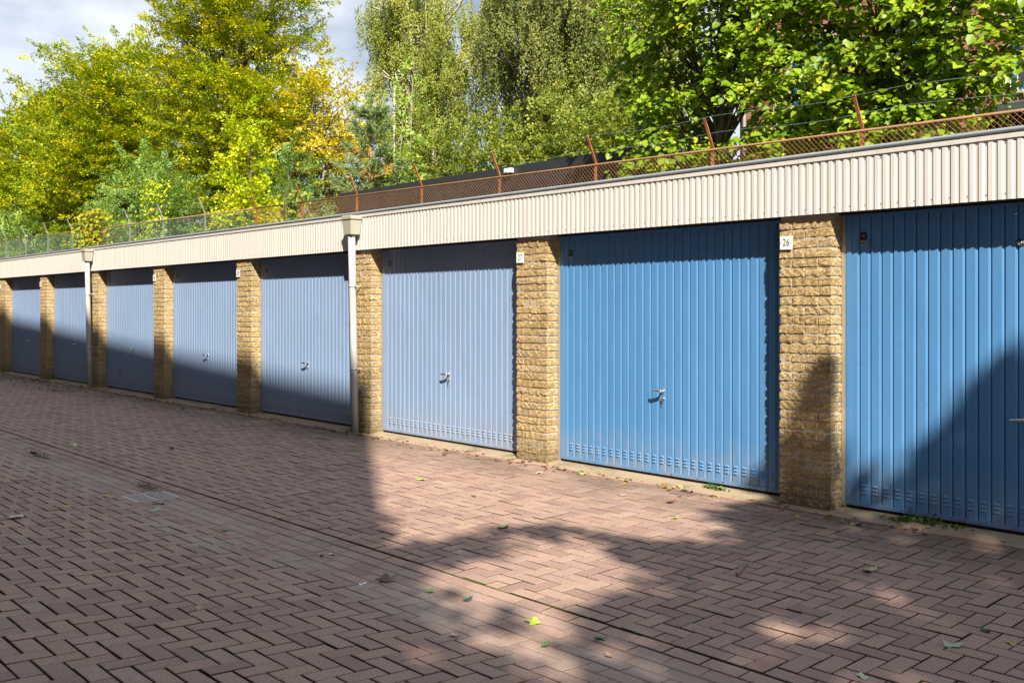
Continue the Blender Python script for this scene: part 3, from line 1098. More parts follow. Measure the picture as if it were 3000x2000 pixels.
# ------------------------------------------------------------------ hut, lamp, house behind
hut = thing('flat_roofed_hut', 'long anthracite flat roofed hut behind the rusty fence', 'hut', (-25.4, 9.4, 2.3))
b = MB(); b.box(0, 11.8, 0, 6.5, 0, 2.62); b.build('wall', M['hut'], hut)
b = MB(); b.box(-0.03, 11.83, -0.03, 6.53, 2.02, 2.625); b.build('roof_edge', M['hut'], hut)
for i in range(9):
    b = MB(); x = 0.12 + i * 1.3; b.box(x, x + 1.22, -0.022, -0.002, 0.1, 1.98); b.build('cladding_panel', M['hut'], hut)
b = MB(); b.box(7.55, 7.78, -0.14, -0.032, 2.46, 2.57); b.tube([(7.66, -0.14, 2.5), (7.66, -0.20, 2.47)], 0.03, 8); b.build('floodlight', M['white'], hut)
for z in (1.55, 1.9, 1.2):
    b = MB(); b.box(9.62, 9.74, -0.04, -0.022, z, z + 0.06); b.build('wall_socket', M['white'], hut)

lp = on_ray(1007, 560, 22)
lamp = thing('street_lamp', 'slim grey street lamp between the pine and the golden tree', 'street lamp', (lp[0], lp[1], 2.4))
b = MB(); zt = on_ray(1007, 490, 22)[2] - 2.4
b.tube([(0, 0, 0), (0, 0, zt - 0.4), (0.06, 0.04, zt - 0.1), (0.35, 0.2, zt + 0.2)], [0.06, 0.05, 0.045, 0.04], 8); b.build('pole', M['galv'], lamp)
b = MB(); b.tube([(0.3, 0.17, zt + 0.2), (0.75, 0.45, zt + 0.24)], [0.05, 0.09], 8); b.build('lamp_head', M['galv'], lamp)

HY0 = 14.4
hx0 = on_ray(2168, 600, HY0)[0]
house = thing('brick_house', 'red brick house with blue window frames half hidden behind the big lime leaves', 'house', (hx0, HY0, 2.3))
HW, HH = 17.0, 11.0
wins = [(1.55, 2.65, 0.35, 2.5), (3.9, 5.3, 0.35, 2.5), (6.6, 7.9, 0.9, 2.5), (1.55, 2.65, 3.6, 5.5), (3.9, 5.3, 3.6, 5.5), (6.6, 7.9, 3.6, 5.5), (9.6, 10.9, 3.6, 5.5), (9.6, 10.9, 0.9, 2.5), (1.55, 2.65, 6.5, 8.4), (3.9, 5.3, 6.5, 8.4), (6.6, 7.9, 6.5, 8.4)]
b = MB(); b.box(0, HW, 0.012, 9.0, 0, HH); b.build('wall', M['housemortar'], house)
b = MB()
rr = random.Random(3)
for r in range(int(HH / 0.0625)):
    z = r * 0.0625
    x = 0.0 if r % 2 else -0.11
    while x < HW:
        x0, x1 = max(0.0, x), min(HW, x + 0.21)
        inside = any(x1 > a - 0.05 and x0 < c_ + 0.05 and z + 0.06 > lo - 0.02 and z < hi + 0.2 for a, c_, lo, hi in wins)
        if x1 - x0 > 0.05 and not inside and x < 12 and z < 7.5:
            v = [(x0, 0, z), (x1, 0, z), (x1, 0, z + 0.052), (x0, 0, z + 0.052), (x0, 0.013, z), (x1, 0.013, z), (x1, 0.013, z + 0.052), (x0, 0.013, z + 0.052)]
            b.add(v, [(0, 1, 2, 3), (0, 4, 5, 1), (3, 2, 6, 7), (0, 3, 7, 4), (1, 5, 6, 2)], 0, False, rr.random())
        x += 0.22
# the gable on the left as well
for r in range(120):
    z = r * 0.0625
    y = 0.0 if r % 2 else -0.11
    while y < 4:
        y0, y1 = max(0.013, y), y + 0.21
        b.add([(-0.012, y1, z), (-0.012, y0, z), (-0.012, y0, z + 0.052), (-0.012, y1, z + 0.052)], [(0, 1, 2, 3)], 0, False, rr.random())
        y += 0.22
o = b.build('brick', M['housebrick'], house); o['kind'] = 'stuff'
for a, c_, lo, hi in wins:
    b = MB()
    for (x0, x1, z0, z1) in ((a, a + 0.09, lo, hi), (c_ - 0.09, c_, lo, hi), (a + 0.09, c_ - 0.09, lo, lo + 0.09), (a + 0.09, c_ - 0.09, hi - 0.09, hi), ((a + c_) / 2 - 0.04, (a + c_) / 2 + 0.04, lo + 0.09, hi - 0.09)):
        b.box(x0, x1, -0.03, 0.01, z0, z1)
    w = b.build('window', M['blueframe'], house)
    b = MB(); b.box(a + 0.05, c_ - 0.05, -0.004, 0.006, lo + 0.05, hi - 0.05); b.build('pane', M['glass'], w)
    b = MB(); b.box(a - 0.08, c_ + 0.08, -0.05, 0.01, hi + 0.003, hi + 0.16); b.build('lintel', M['creamstone'], w)
    b = MB(); b.box(a - 0.08, c_ + 0.08, -0.08, 0.01, lo - 0.075, lo - 0.003); b.build('sill', M['creamstone'], w)
b = MB(); b.box(0.98, 1.08, -0.02, 0.011, 0, HH); b.build('stone_band', M['creamstone'], house)
b = MB(); b.tube([(0.17, -0.07, 0), (0.17, -0.07, HH)], 0.045, 10); b.build('drainpipe', M['galv'], house)
b = MB(); b.box(-0.4, HW + 0.4, -0.4, 9.4, HH, HH + 0.35); b.build('roof', M['roof'], house)
# canopy with a railed balcony at the right
ca = on_ray(2862, 330, 11.2)
can = thing('balcony_canopy', 'dark grey canopy roof with thin balcony railing above it at the right edge', 'canopy', (ca[0], ca[1], ca[2]))
b = MB(); b.box(0, 5.0, -0.2, 2.9, -0.10, 0.0); b.box(0, 5.0, -0.24, -0.2, -0.13, 0.02); b.build('roof', M['canopy'], can)
b = MB(); b.box(0.1, 5.0, -0.1, 2.8, -0.42, -0.13); b.build('box_gutter', M['dark'], can)
b = MB()
b.tube([(0.2, 0.2, 0.62), (5.0, 0.2, 0.62)], 0.02, 6); b.tube([(0.2, 0.2, 0.12), (5.0, 0.2, 0.12)], 0.015, 6)
rl = b.build('railing', M['galv'], can)
bm_ = MB(); bm_.tube([(0, 0, 0.0), (0, 0, 0.62)], 0.009, 5); me_bal = bm_.mesh('baluster', M['galv'])
for i in range(40):
    link('baluster', me_bal, rl, (0.25 + i * 0.12, 0.2, 0.0))
for q in (0.4, 4.6):
    b = MB(); b.box(q - 0.06, q + 0.06, 0.0, 0.12, 2.4 - ca[2], -0.42); b.build('post', M['dark'], can)

# ------------------------------------------------------------------ vegetation
def nrm(a):
    return a / (np.linalg.norm(a, axis=-1, keepdims=True) + 1e-9)

def leaf_cloud(name, P, AX, NR, S, asp, hue, mat, parent, shape='diamond', origin=None):
    """One mesh of leaf-sized faces at P, long axis AX, facing NR, length S."""
    if origin is not None:
        P = P - origin
    n = len(P)
    AX = nrm(AX)
    B = nrm(np.cross(NR, AX))
    N = np.cross(AX, B)
    S = np.asarray(S).reshape(-1, 1) * np.ones((n, 1))
    Wd = S * asp
    if shape == 'diamond':
        q = [P, P + AX * S * 0.45 + B * Wd * 0.5 + N * S * 0.08, P + AX * S, P + AX * S * 0.45 - B * Wd * 0.5 + N * S * 0.08]
        V = np.stack(q, 1).reshape(-1, 3)
        loops = np.arange(4 * n, dtype=np.int32)
        start = np.arange(0, 4 * n, 4, dtype=np.int32)
        tot = np.full(n, 4, dtype=np.int32)
        H = hue
    else:                                          # broad leaf folded along the midrib
        q = [P, P + AX * S * 0.22 + B * Wd * 0.46 + N * S * 0.10, P + AX * S * 0.62 + B * Wd * 0.42 + N * S * 0.10, P + AX * S * 1.0 - N * S * 0.04,
             P + AX * S * 0.62 - B * Wd * 0.42 + N * S * 0.10, P + AX * S * 0.22 - B * Wd * 0.46 + N * S * 0.10]
        V = np.stack(q, 1).reshape(-1, 3)
        idx = np.array([0, 1, 2, 3, 0, 3, 4, 5], dtype=np.int32)
        loops = (np.arange(n, dtype=np.int32)[:, None] * 6 + idx[None, :]).reshape(-1)
        start = np.arange(0, 8 * n, 4, dtype=np.int32)
        tot = np.full(2 * n, 4, dtype=np.int32)
        H = np.repeat(hue, 2)
    me = bpy.data.meshes.new(name)
    me.vertices.add(len(V))
    me.vertices.foreach_set('co', V.astype(np.float32).reshape(-1))
    me.loops.add(len(loops))
    me.loops.foreach_set('vertex_index', loops.astype(np.int32))
    me.polygons.add(len(start))
    me.polygons.foreach_set('loop_start', start)
    me.polygons.foreach_set('loop_total', tot)
    me.materials.append(mat)
    at = me.attributes.new('hue', 'FLOAT', 'FACE')
    at.data.foreach_set('value', np.clip(H, 0, 1).astype(np.float32))
    me.update(calc_edges=True)
    me.validate()
    return link(name, me, parent)

def sprays(rng, C, A, L, Wd, T, m, size, up=(0, 0, 1), flat=0.5, taper=True):
    """m leaves on each of the flat sprays at C pointing along A. Returns P, AX, NR, S and the spray index."""
    n = len(C)
    A = nrm(A)
    upv = np.array(up, dtype=float)
    B = nrm(np.cross(A, upv) + rng.normal(0, 0.05, (n, 3)))
    N = np.cross(B, A)
    i = np.repeat(np.arange(n), m)
    u = rng.random(n * m) ** 0.8
    v = rng.uniform(-1, 1, n * m)
    wid = (1 - 0.75 * u) if taper else np.ones(n * m)
    t = rng.normal(0, 1, n * m)
    P = C[i] + A[i] * (L[i] * (u - 0.25))[:, None] + B[i] * (Wd[i] * v * wid)[:, None] + N[i] * (T * t - 0.25 * L[i] * u ** 2 * 0.4)[:, None]
    AX = A[i] * 0.7 + B[i] * (np.sign(v) * 0.7)[:, None] + rng.normal(0, 0.35, (n * m, 3))
    NR = N[i] * 0.9 + SUN * 0.5 + rng.normal(0, flat, (n * m, 3))
    S = size * rng.uniform(0.7, 1.3, n * m)
    return P, AX, NR, S, i

def shell_points(rng, n, c, r, lo=0.35):
    d = nrm(rng.normal(0, 1, (n, 3)))
    rad = (lo ** 3 + (1 - lo ** 3) * rng.random(n)) ** (1 / 3)
    # lumpy outline
    lump = 1 + 0.10 * np.sin(d @ np.array([5.1, 3.7, 4.3]) + 1.0) + 0.08 * np.sin(d @ np.array([-7.3, 8.1, 6.0]))
    return np.asarray(c) + d * np.asarray(r) * (rad * lump)[:, None], d

def limbs(mb, rng, base, top, targets, r0, sides=5, frac=(0.25, 0.85), rmin=0.012):
    base, top = np.asarray(base, float), np.asarray(top, float)
    for t in targets:
        f = rng.uniform(*frac)
        s = base + (top - base) * f
        if s[2] > t[2] - 0.2:
            s = base + (top - base) * max(0.05, (t[2] - base[2]) / (top[2] - base[2]) * rng.uniform(0.4, 0.9))
        mid = (s + t) / 2 + np.array([0, 0, -0.12 * np.linalg.norm(t - s)]) + rng.normal(0, 0.08, 3)
        pts = [s, s * 0.5 + mid * 0.5 + rng.normal(0, 0.05, 3), mid, mid * 0.45 + t * 0.55 + rng.normal(0, 0.06, 3), t]
        rr_ = r0 * rng.uniform(0.6, 1.0)
        mb.tube(pts, [rr_, rr_ * 0.8, rr_ * 0.6, rr_ * 0.4, rmin], sides, cap=False)

def broad_tree(name, label, cat, base, height, lobes, nspray, m, size, mat, seed, bark='bark', group=None, spray=(0.72, 0.42), upw=0.45, r0=0.22, nl=46, huemix=(0.55, 0.22), asp=0.6, flat=0.5, trunk_top=None, lo=0.35, bough=0, bspread=1.0):
    rng = np.random.default_rng(seed)
    base = np.asarray(base, float)
    t = thing(name, label, cat, tuple(base), 0, group)
    wts = np.array([l[1][0] * l[1][1] * l[1][2] for l in lobes]) ** (2 / 3)
    wts = wts / wts.sum()
    Cs, Ds = [], []
    for (c, r), w in zip(lobes, wts):
        a, d = shell_points(rng, max(4, int(nspray * w)), c, r, lo)
        Cs.append(a); Ds.append(d)
    C, D = np.concatenate(Cs), np.concatenate(Ds)
    if bough:
        nb = max(8, len(C) // bough)
        pick = rng.choice(len(C), nb, replace=False)
        ib = rng.integers(0, nb, len(C))
        sub = rng.random(len(C)) < 0.5
        C = np.where(sub[:, None], C[pick][ib] + rng.normal(0, 1, C.shape) * np.array([0.52, 0.52, 0.24]) * bspread, C)
        D = np.where(sub[:, None], nrm(D[pick][ib] + rng.normal(0, 0.3, D.shape)), D)
    keep = C[:, 2] > base[2] + 0.3
    C, D = C[keep], D[keep]
    A = D * np.array([1, 1, 0.5]) + np.array([0, 0, upw]) + rng.normal(0, 0.25, C.shape)
    L = spray[0] * rng.uniform(0.6, 1.35, len(C))
    Wd = spray[1] * rng.uniform(0.7, 1.3, len(C))
    P, AX, NR, S, i = sprays(rng, C, A, L, Wd, 0.05, m, size, flat=flat)
    hs = rng.normal(huemix[0], huemix[1], len(C))
    hue = np.minimum(hs[i] + rng.normal(0, 0.10, len(P)), 0.96)
    hue = np.where(rng.random(len(P)) < 0.003, 1.0, hue)
    leaf_cloud('crown', P, AX, NR, S, asp, hue, mat, t, origin=base)
    b = MB()
    top = np.asarray(trunk_top if trunk_top is not None else (base[0] + rng.normal(0, 0.3), base[1], base[2] + height * 0.86), float)
    pts = [base + np.array([0, 0, -0.4]), base * 0.7 + top * 0.3 + rng.normal(0, 0.1, 3), base * 0.4 + top * 0.6 + rng.normal(0, 0.15, 3), top]
    b.tube([q - base for q in pts], [r0 * 1.3, r0, r0 * 0.65, 0.03], 8)
    sel = rng.choice(len(C), min(nl, len(C)), replace=False)
    limbs(b, rng, base - base, top - base, C[sel] - base, r0 * 0.33)
    b.build('trunk', M[bark], t)
    return t

GZ = 2.4
def tree_at(px, Y):
    p = on_ray(px, 800, Y)
    return np.array([p[0], p[1], GZ])

# the row of hornbeams at the left
tb = tree_at(690, 12.0); sc_ = 1.0
broad_tree('hornbeam_tree', 'tallest yellow green tree, its top cut off by the upper picture edge', 'tree', tb, 17,
           [(tb + np.array([0, 0, 8.6]), (3.7, 3.6, 5.2)), (tb + np.array([0.6, 0, 12.2]), (3.0, 3.0, 3.2)), (tb + np.array([-1.6, 0, 7.0]), (3.2, 3, 4.2)), (tb + np.array([1.8, 0, 6.2]), (2.4, 2.5, 2.6)), (tb + np.array([-0.5, 0, 3.2]), (3.4, 2.5, 2.6)), (tb + np.array([0.6, 0.6, 4.4]), (3.6, 2.6, 3.0))], 4000, 72, 0.105, LM['hornbeam'], 21, r0=0.26, nl=70, huemix=(0.60, 0.22), group='yellowing hornbeams', bough=13)
tb = tree_at(330, 11.5)
broad_tree('hornbeam_tree', 'yellow green tree with rounded top, second in the row from the tallest', 'tree', tb, 14,
           [(tb + np.array([0, 0, 6.4]), (4.2, 3.6, 5.6)), (tb + np.array([1.8, 0, 8.0]), (2.6, 2.6, 4.4)), (tb + np.array([-2.0, 0, 5.0]), (2.8, 2.8, 4.4))], 3300, 64, 0.115, LM['hornbeam'], 22, r0=0.24, nl=50, huemix=(0.53, 0.2), group='yellowing hornbeams', bough=13)
tb = tree_at(140, 11.5)
broad_tree('hornbeam_tree', 'yellow green tree between the rounded one and the picture edge, third in the row', 'tree', tb, 13,
           [(tb + np.array([0, 0, 5.6]), (4.6, 3.6, 6.0)), (tb + np.array([1.5, 0, 6.6]), (3.0, 2.6, 5.0))], 2100, 52, 0.145, LM['hornbeam'], 23, r0=0.24, nl=30, huemix=(0.53, 0.18), group='yellowing hornbeams', bough=13)
tb = tree_at(-20, 11.5)
broad_tree('hornbeam_tree', 'yellow green tree farthest left, cut by the left picture edge', 'tree', tb, 13,
           [(tb + np.array([0, 0, 5.4]), (4.8, 3.6, 6.2))], 1500, 50, 0.16, LM['hornbeam'], 24, r0=0.24, nl=20, huemix=(0.50, 0.18), group='yellowing hornbeams', bough=13)
tb = tree_at(935, 13.5)
broad_tree('golden_tree', 'golden leaved tree with open dark branches right of the tallest tree', 'tree', tb, 10,
           [(tb + np.array([0.1, 0, 6.5]), (1.9, 1.9, 1.7)), (tb + np.array([-0.8, 0, 5.4]), (1.5, 1.6, 1.2)), (tb + np.array([1.1, 0, 4.9]), (1.0, 1.2, 1.3))], 210, 46, 0.14, LM['gold'], 25, r0=0.13, nl=70, huemix=(0.5, 0.25), upw=0.25, spray=(0.8, 0.5))
# bushes behind the fence
tb = tree_at(400, 8.2)
broad_tree('robinia_bush', 'wide blue green bush with feathery leaves behind the grey fence', 'bush', tb, 5,
           [(tb + np.array([0.2, 0, 2.6]), (2.1, 1.5, 2.5)), (tb + np.array([-1.5, 0, 1.7]), (1.5, 1.2, 2.0)), (tb + np.array([1.7, 0.3, 2.6]), (1.5, 1.3, 2.0))], 520, 60, 0.10, LM['robinia'], 31, r0=0.08, nl=26, huemix=(0.55, 0.2), spray=(0.75, 0.16), upw=0.25, asp=0.45, flat=0.25, lo=0.55)
tb = tree_at(845, 9.2)
broad_tree('robinia_bush', 'smaller blue green feathery bush right of the bright yellow tree', 'bush', tb, 4.2,
           [(tb + np.array([0, 0, 2.4]), (1.3, 1.1, 1.9)), (tb + np.array([1.2, 0.2, 1.4]), (1.2, 1.0, 1.3)), (tb + np.array([-0.8, 0.2, 1.8]), (0.9, 1.0, 1.5))], 260, 56, 0.09, LM['robinia'], 32, r0=0.06, nl=22, huemix=(0.4, 0.2), spray=(0.65, 0.14), upw=0.3, asp=0.45, flat=0.25, lo=0.5)
tb = tree_at(50, 8.0)
broad_tree('robinia_bush', 'dull green feathery bush at the lower left behind the fence', 'bush', tb, 3.6,
           [(tb + np.array([0, 0, 1.6]), (2.6, 1.2, 2.6)), (tb + np.array([2.4, 0, 1.0]), (2.0, 1.2, 1.7)), (tb + np.array([-3.0, 0, 1.6]), (2.6, 1.2, 2.5))], 380, 50, 0.13, LM['robinia'], 33, r0=0.06, nl=14, huemix=(0.6, 0.2), spray=(0.7, 0.18), upw=0.25, asp=0.45, flat=0.3, lo=0.5)
tb = tree_at(712, 7.6)
broad_tree('young_yellow_tree', 'slim bright yellow young tree standing close behind the fence', 'tree', tb, 5.4,
           [(tb + np.array([0, 0, 1.6]), (1.05, 0.9, 1.5)), (tb + np.array([0.05, 0, 3.2]), (0.72, 0.7, 1.3)), (tb + np.array([0, 0, 4.5]), (0.45, 0.45, 0.95)), (tb + np.array([0.7, 0, 2.0]), (0.7, 0.6, 0.8))], 300, 44, 0.085, LM['yellow'], 34, r0=0.05, nl=40, huemix=(0.5, 0.2), spray=(0.4, 0.26), asp=0.85, flat=0.9, upw=0.3, lo=0.2)
def ivy(px, Y, w, h, label, seed, z0=0.0, mat='ivy', hue=(0.5, 0.3), size=0.10, n=1500):
    rng = np.random.default_rng(seed)
    p = on_ray(px, 700, Y)
    base = np.array([p[0], Y, GZ])
    t = thing('climbing_vine', label, 'vine', tuple(base))
    C = np.stack([rng.normal(0, w * 0.42, n), rng.normal(0, 0.22, n), z0 + h * rng.random(n) ** 0.8], 1)
    C[:, 0] *= (1.1 - 0.45 * C[:, 2] / (h + z0))
    AXv = np.stack([rng.normal(0, 0.6, n), rng.normal(-0.3, 0.3, n), rng.normal(-0.7, 0.3, n)], 1)
    NRv = np.stack([rng.normal(0.2, 0.5, n), -0.8 + rng.normal(0, 0.4, n), 0.6 + rng.normal(0, 0.4, n)], 1)
    leaf_cloud('foliage', C, AXv, NRv, size * rng.uniform(0.7, 1.3, n), 0.9, rng.normal(hue[0], hue[1], n), LM[mat], t, 'broad')
    b = MB()
    for q in range(9):
        x = rng.normal(0, w * 0.3)
        b.tube([(x, 0, -0.3), (x + rng.normal(0, 0.2), 0, h * 0.4), (x + rng.normal(0, 0.4), rng.normal(0, 0.1), h * rng.uniform(0.7, 1.05))], [0.02, 0.014, 0.006], 4, cap=False)
    b.build('stem', M['bark'], t)
    return t
ivy(275, 6.0, 1.9, 2.6, 'yellow and red tinted vine smothering the gap in the grey fence', 41, n=1900)
ivy(452, 6.6, 0.8, 3.4, 'pale yellow maple sprig rising behind the grey fence posts', 42, mat='yellow', hue=(0.35, 0.25), size=0.085, n=620)
ivy(875, 6.2, 0.55, 2.1, 'dark leafy ivy clump hiding one post of the rusty fence', 43, mat='scrub', hue=(0.4, 0.3), size=0.09, n=520)
ivy(790, 6.5, 0.9, 1.7, 'low yellow leaved vine left of the ivy clump', 44, mat='ivy', hue=(0.6, 0.2), size=0.08, n=480)
ivy(945, 6.9, 1.0, 1.35, 'brownish low scrub left of the dark hut', 45, mat='scrub', hue=(0.8, 0.2), size=0.08, n=650)

# birches
def birch(label, base, height, lobes, n, m, mat, seed, size=0.085, limbs_n=60, bark='birchbark'):
    rng = np.random.default_rng(seed)
    base = np.asarray(base, float)
    t = thing('weeping_birch', label, 'tree', tuple(base), 0, 'weeping birches')
    Cs, Ds = [], []
    wts = np.array([l[1][0] * l[1][1] * l[1][2] for l in lobes]) ** (2 / 3)
    wts /= wts.sum()
    for (c, r), w in zip(lobes, wts):
        a, d = shell_points(rng, max(6, int(n * w / 11)), c, r, 0.35)
        Cs.append(a); Ds.append(d)
    C0 = np.concatenate(Cs)
    rep_ = rng.integers(5, 18, len(C0))
    ii = np.repeat(np.arange(len(C0)), rep_)
    L0 = rng.uniform(0.7, 2.3, len(C0))
    C = C0[ii] + rng.normal(0, 1, (len(ii), 3)) * np.array([0.26, 0.26, 0.22])
    L = L0[ii] * rng.uniform(0.6, 1.15, len(ii))
    A = np.stack([rng.normal(0.03, 0.10, len(C)), rng.normal(0, 0.10, len(C)), -np.ones(len(C))], 1)
    i = np.repeat(np.arange(len(C)), m)
    u = rng.random(len(i))
    wd = 0.035 + 0.16 * u * (1 - u)
    P = C[i] + A[i] * (L[i] * u)[:, None] + np.stack([rng.normal(0, 1, len(i)) * wd, rng.normal(0, 1, len(i)) * wd, rng.normal(0, 0.05, len(i))], 1)
    P[:, 2] = np.maximum(P[:, 2], base[2] + 0.2)
    AXv = np.stack([rng.normal(0, 0.5, len(i)), rng.normal(0, 0.5, len(i)), -1 + rng.normal(0, 0.4, len(i))], 1)
    NRv = np.stack([rng.normal(0.4, 0.6, len(i)), rng.normal(-0.4, 0.6, len(i)), rng.normal(0.35, 0.5, len(i))], 1)
    hs = rng.normal(0.5, 0.18, len(C0))[ii]
    leaf_cloud('crown', P, AXv, NRv, size * rng.uniform(0.7, 1.3, len(i)), 0.72, hs[i] + rng.normal(0, 0.12, len(i)), mat, t, origin=base)
    b = MB()
    top = base + np.array([rng.normal(0, 0.4), 0, height])
    z = np.zeros(3)
    b.tube([z + np.array([0, 0, -0.4]), np.array([0.15, 0, height * 0.3]), np.array([-0.1, 0.1, height * 0.62]), top - base], [0.30, 0.22, 0.13, 0.03], 8)
    sel = rng.choice(len(C0), min(limbs_n, len(C0)), replace=False)
    limbs(b, rng, z, top - base, C0[sel] - base + np.array([0, 0, 0.15]), 0.10, 5, (0.2, 0.85), 0.018)
    b.build('trunk', M[bark], t)
    return t
tb = tree_at(1265, 20)
birch('weeping birch with pale white branches left of centre', tb, 17,
      [(tb + np.array([0, 0, 12]), (3.3, 2.6, 4.6)), (tb + np.array([-2.3, 0, 8.0]), (1.8, 2.0, 3.6)), (tb + np.array([1.2, -0.5, 7.5]), (2.6, 2.2, 3.6)), (tb + np.array([-2.2, 0, 12.6]), (1.7, 1.5, 2.2))], 2300, 50, LM['birch'], 51, limbs_n=150)
tb = tree_at(1625, 21)
birch('denser darker weeping birch behind the hut, right of the pale branched one', tb, 17,
      [(tb + np.array([0.2, 0, 11.0]), (3.4, 2.8, 5.6)), (tb + np.array([-1.9, 0, 9.0]), (1.8, 2.0, 4.0)), (tb + np.array([2.4, 0, 8.5]), (2.4, 2.2, 4.5))], 3300, 52, LM['birch_dark'], 52, bark='bark', limbs_n=70)
tb = tree_at(1880, 22)
birch('olive green birch partly hidden behind the left side of the broad leaved tree', tb, 15,
      [(tb + np.array([0, 0, 8.5]), (2.8, 2.4, 6.0))], 1400, 48, LM['birch'], 53, limbs_n=40)
# lower scrub in front of the birches
for (px, Y, w, h, lab, sd) in ((1150, 14.5, 1.6, 4.6, 'pale green leafy sapling thicket just right of the pine', 61), (1400, 17.5, 4.2, 6.2, 'light green shrub mass showing over the middle of the hut roof', 62), (1720, 17.5, 3.8, 6.4, 'light green shrub mass over the right end of the hut roof', 63), (1030, 17, 1.8, 5.0, 'light green shrub behind the street lamp', 64)):
    tb = tree_at(px, Y)
    broad_tree('shrub', lab, 'shrub', tb, h, [(tb + np.array([0, 0, h * 0.55]), (w, 1.2, h * 0.48)), (tb + np.array([w * 0.5, 0, h * 0.45]), (w * 0.6, 1.0, h * 0.42))], int(330 * w), 46, 0.10, LM['scrub'], sd, r0=0.05, nl=24, huemix=(0.55, 0.2), spray=(0.5, 0.25), flat=0.8, asp=0.7, lo=0.3)
# slender sapling with long pale leaves
tb = tree_at(1170, 14)
broad_tree('slender_sapling', 'tall thin sapling with sparse pale leaves beside the pine', 'tree', tb, 8.2,
           [(tb + np.array([0.1, 0, 5.2]), (0.8, 0.7, 2.6)), (tb + np.array([0.2, 0, 2.6]), (0.7, 0.6, 1.6))], 110, 34, 0.13, LM['robinia'], 65, bark='birchbark', r0=0.05, nl=30, huemix=(0.85, 0.1), spray=(0.55, 0.2), asp=0.4, flat=0.5, lo=0.2)

# pine
pb = tree_at(1085, 13.0)
pine = thing('pine_tree', 'young pine with orange brown inner needles above the left end of the hut', 'tree', tuple(pb))
rng = np.random.default_rng(71)
ph = on_ray(1085, 285, 13.0)[2] - GZ
b = MB()
b.tube([(0, 0, -0.3), (0.03, 0, ph * 0.5), (0, 0, ph * 0.97)], [0.085, 0.06, 0.015], 8)
P_, A_, N_, S_, H_ = [], [], [], [], []
lev = [0.10, 0.22, 0.34, 0.45, 0.56, 0.67, 0.78, 0.88]
for li, fz in enumerate(lev):
    nb = 7
    ln = 1.35 * (1 - fz) ** 0.55 + 0.22
    for q in range(nb):
        an = 2 * math.pi * (q + 0.4 * li + rng.uniform(-0.2, 0.2)) / nb
        d = np.array([math.cos(an), math.sin(an), 0.22 + 0.4 * fz])
        l2 = ln * rng.uniform(0.7, 1.15)
        s0 = np.array([0, 0, ph * fz])
        e0 = s0 + d * l2
        b.tube([s0, (s0 + e0) / 2 + np.array([0, 0, -0.06]), e0], [0.022, 0.016, 0.007], 5, cap=False)
        for w in np.linspace(0.35, 1.0, 6):
            c0 = s0 + (e0 - s0) * w
            k_ = 46
            ax = nrm(rng.normal(0, 1, (k_, 3)) * 0.75 + nrm(d[None, :]) * 0.8)
            P_.append(np.repeat(c0[None, :], k_, 0) + rng.normal(0, 0.05, (k_, 3)))
            A_.append(ax); N_.append(rng.normal(0, 1, (k_, 3))); S_.append(rng.uniform(0.14, 0.24, k_))
            brown = (w < 0.72) and (fz < 0.75) and rng.random() < 0.42
            H_.append(np.full(k_, 0.96) if brown else rng.uniform(0.0, 0.82, k_))
for w in np.linspace(0.86, 1.0, 5):
    k_ = 70
    P_.append(np.tile(np.array([0, 0, ph * w]), (k_, 1)) + rng.normal(0, 0.03, (k_, 3)))
    A_.append(nrm(rng.normal(0, 0.5, (k_, 3)) + np.array([0, 0, 1.0]))); N_.append(rng.normal(0, 1, (k_, 3))); S_.append(rng.uniform(0.16, 0.28, k_)); H_.append(rng.uniform(0.1, 0.8, k_))
leaf_cloud('crown', np.concatenate(P_), np.concatenate(A_), np.concatenate(N_) + SUN * 0.8, np.concatenate(S_), 0.13, np.concatenate(H_), LM['pine'], pine)
b.build('trunk', M['pinebark'], pine)

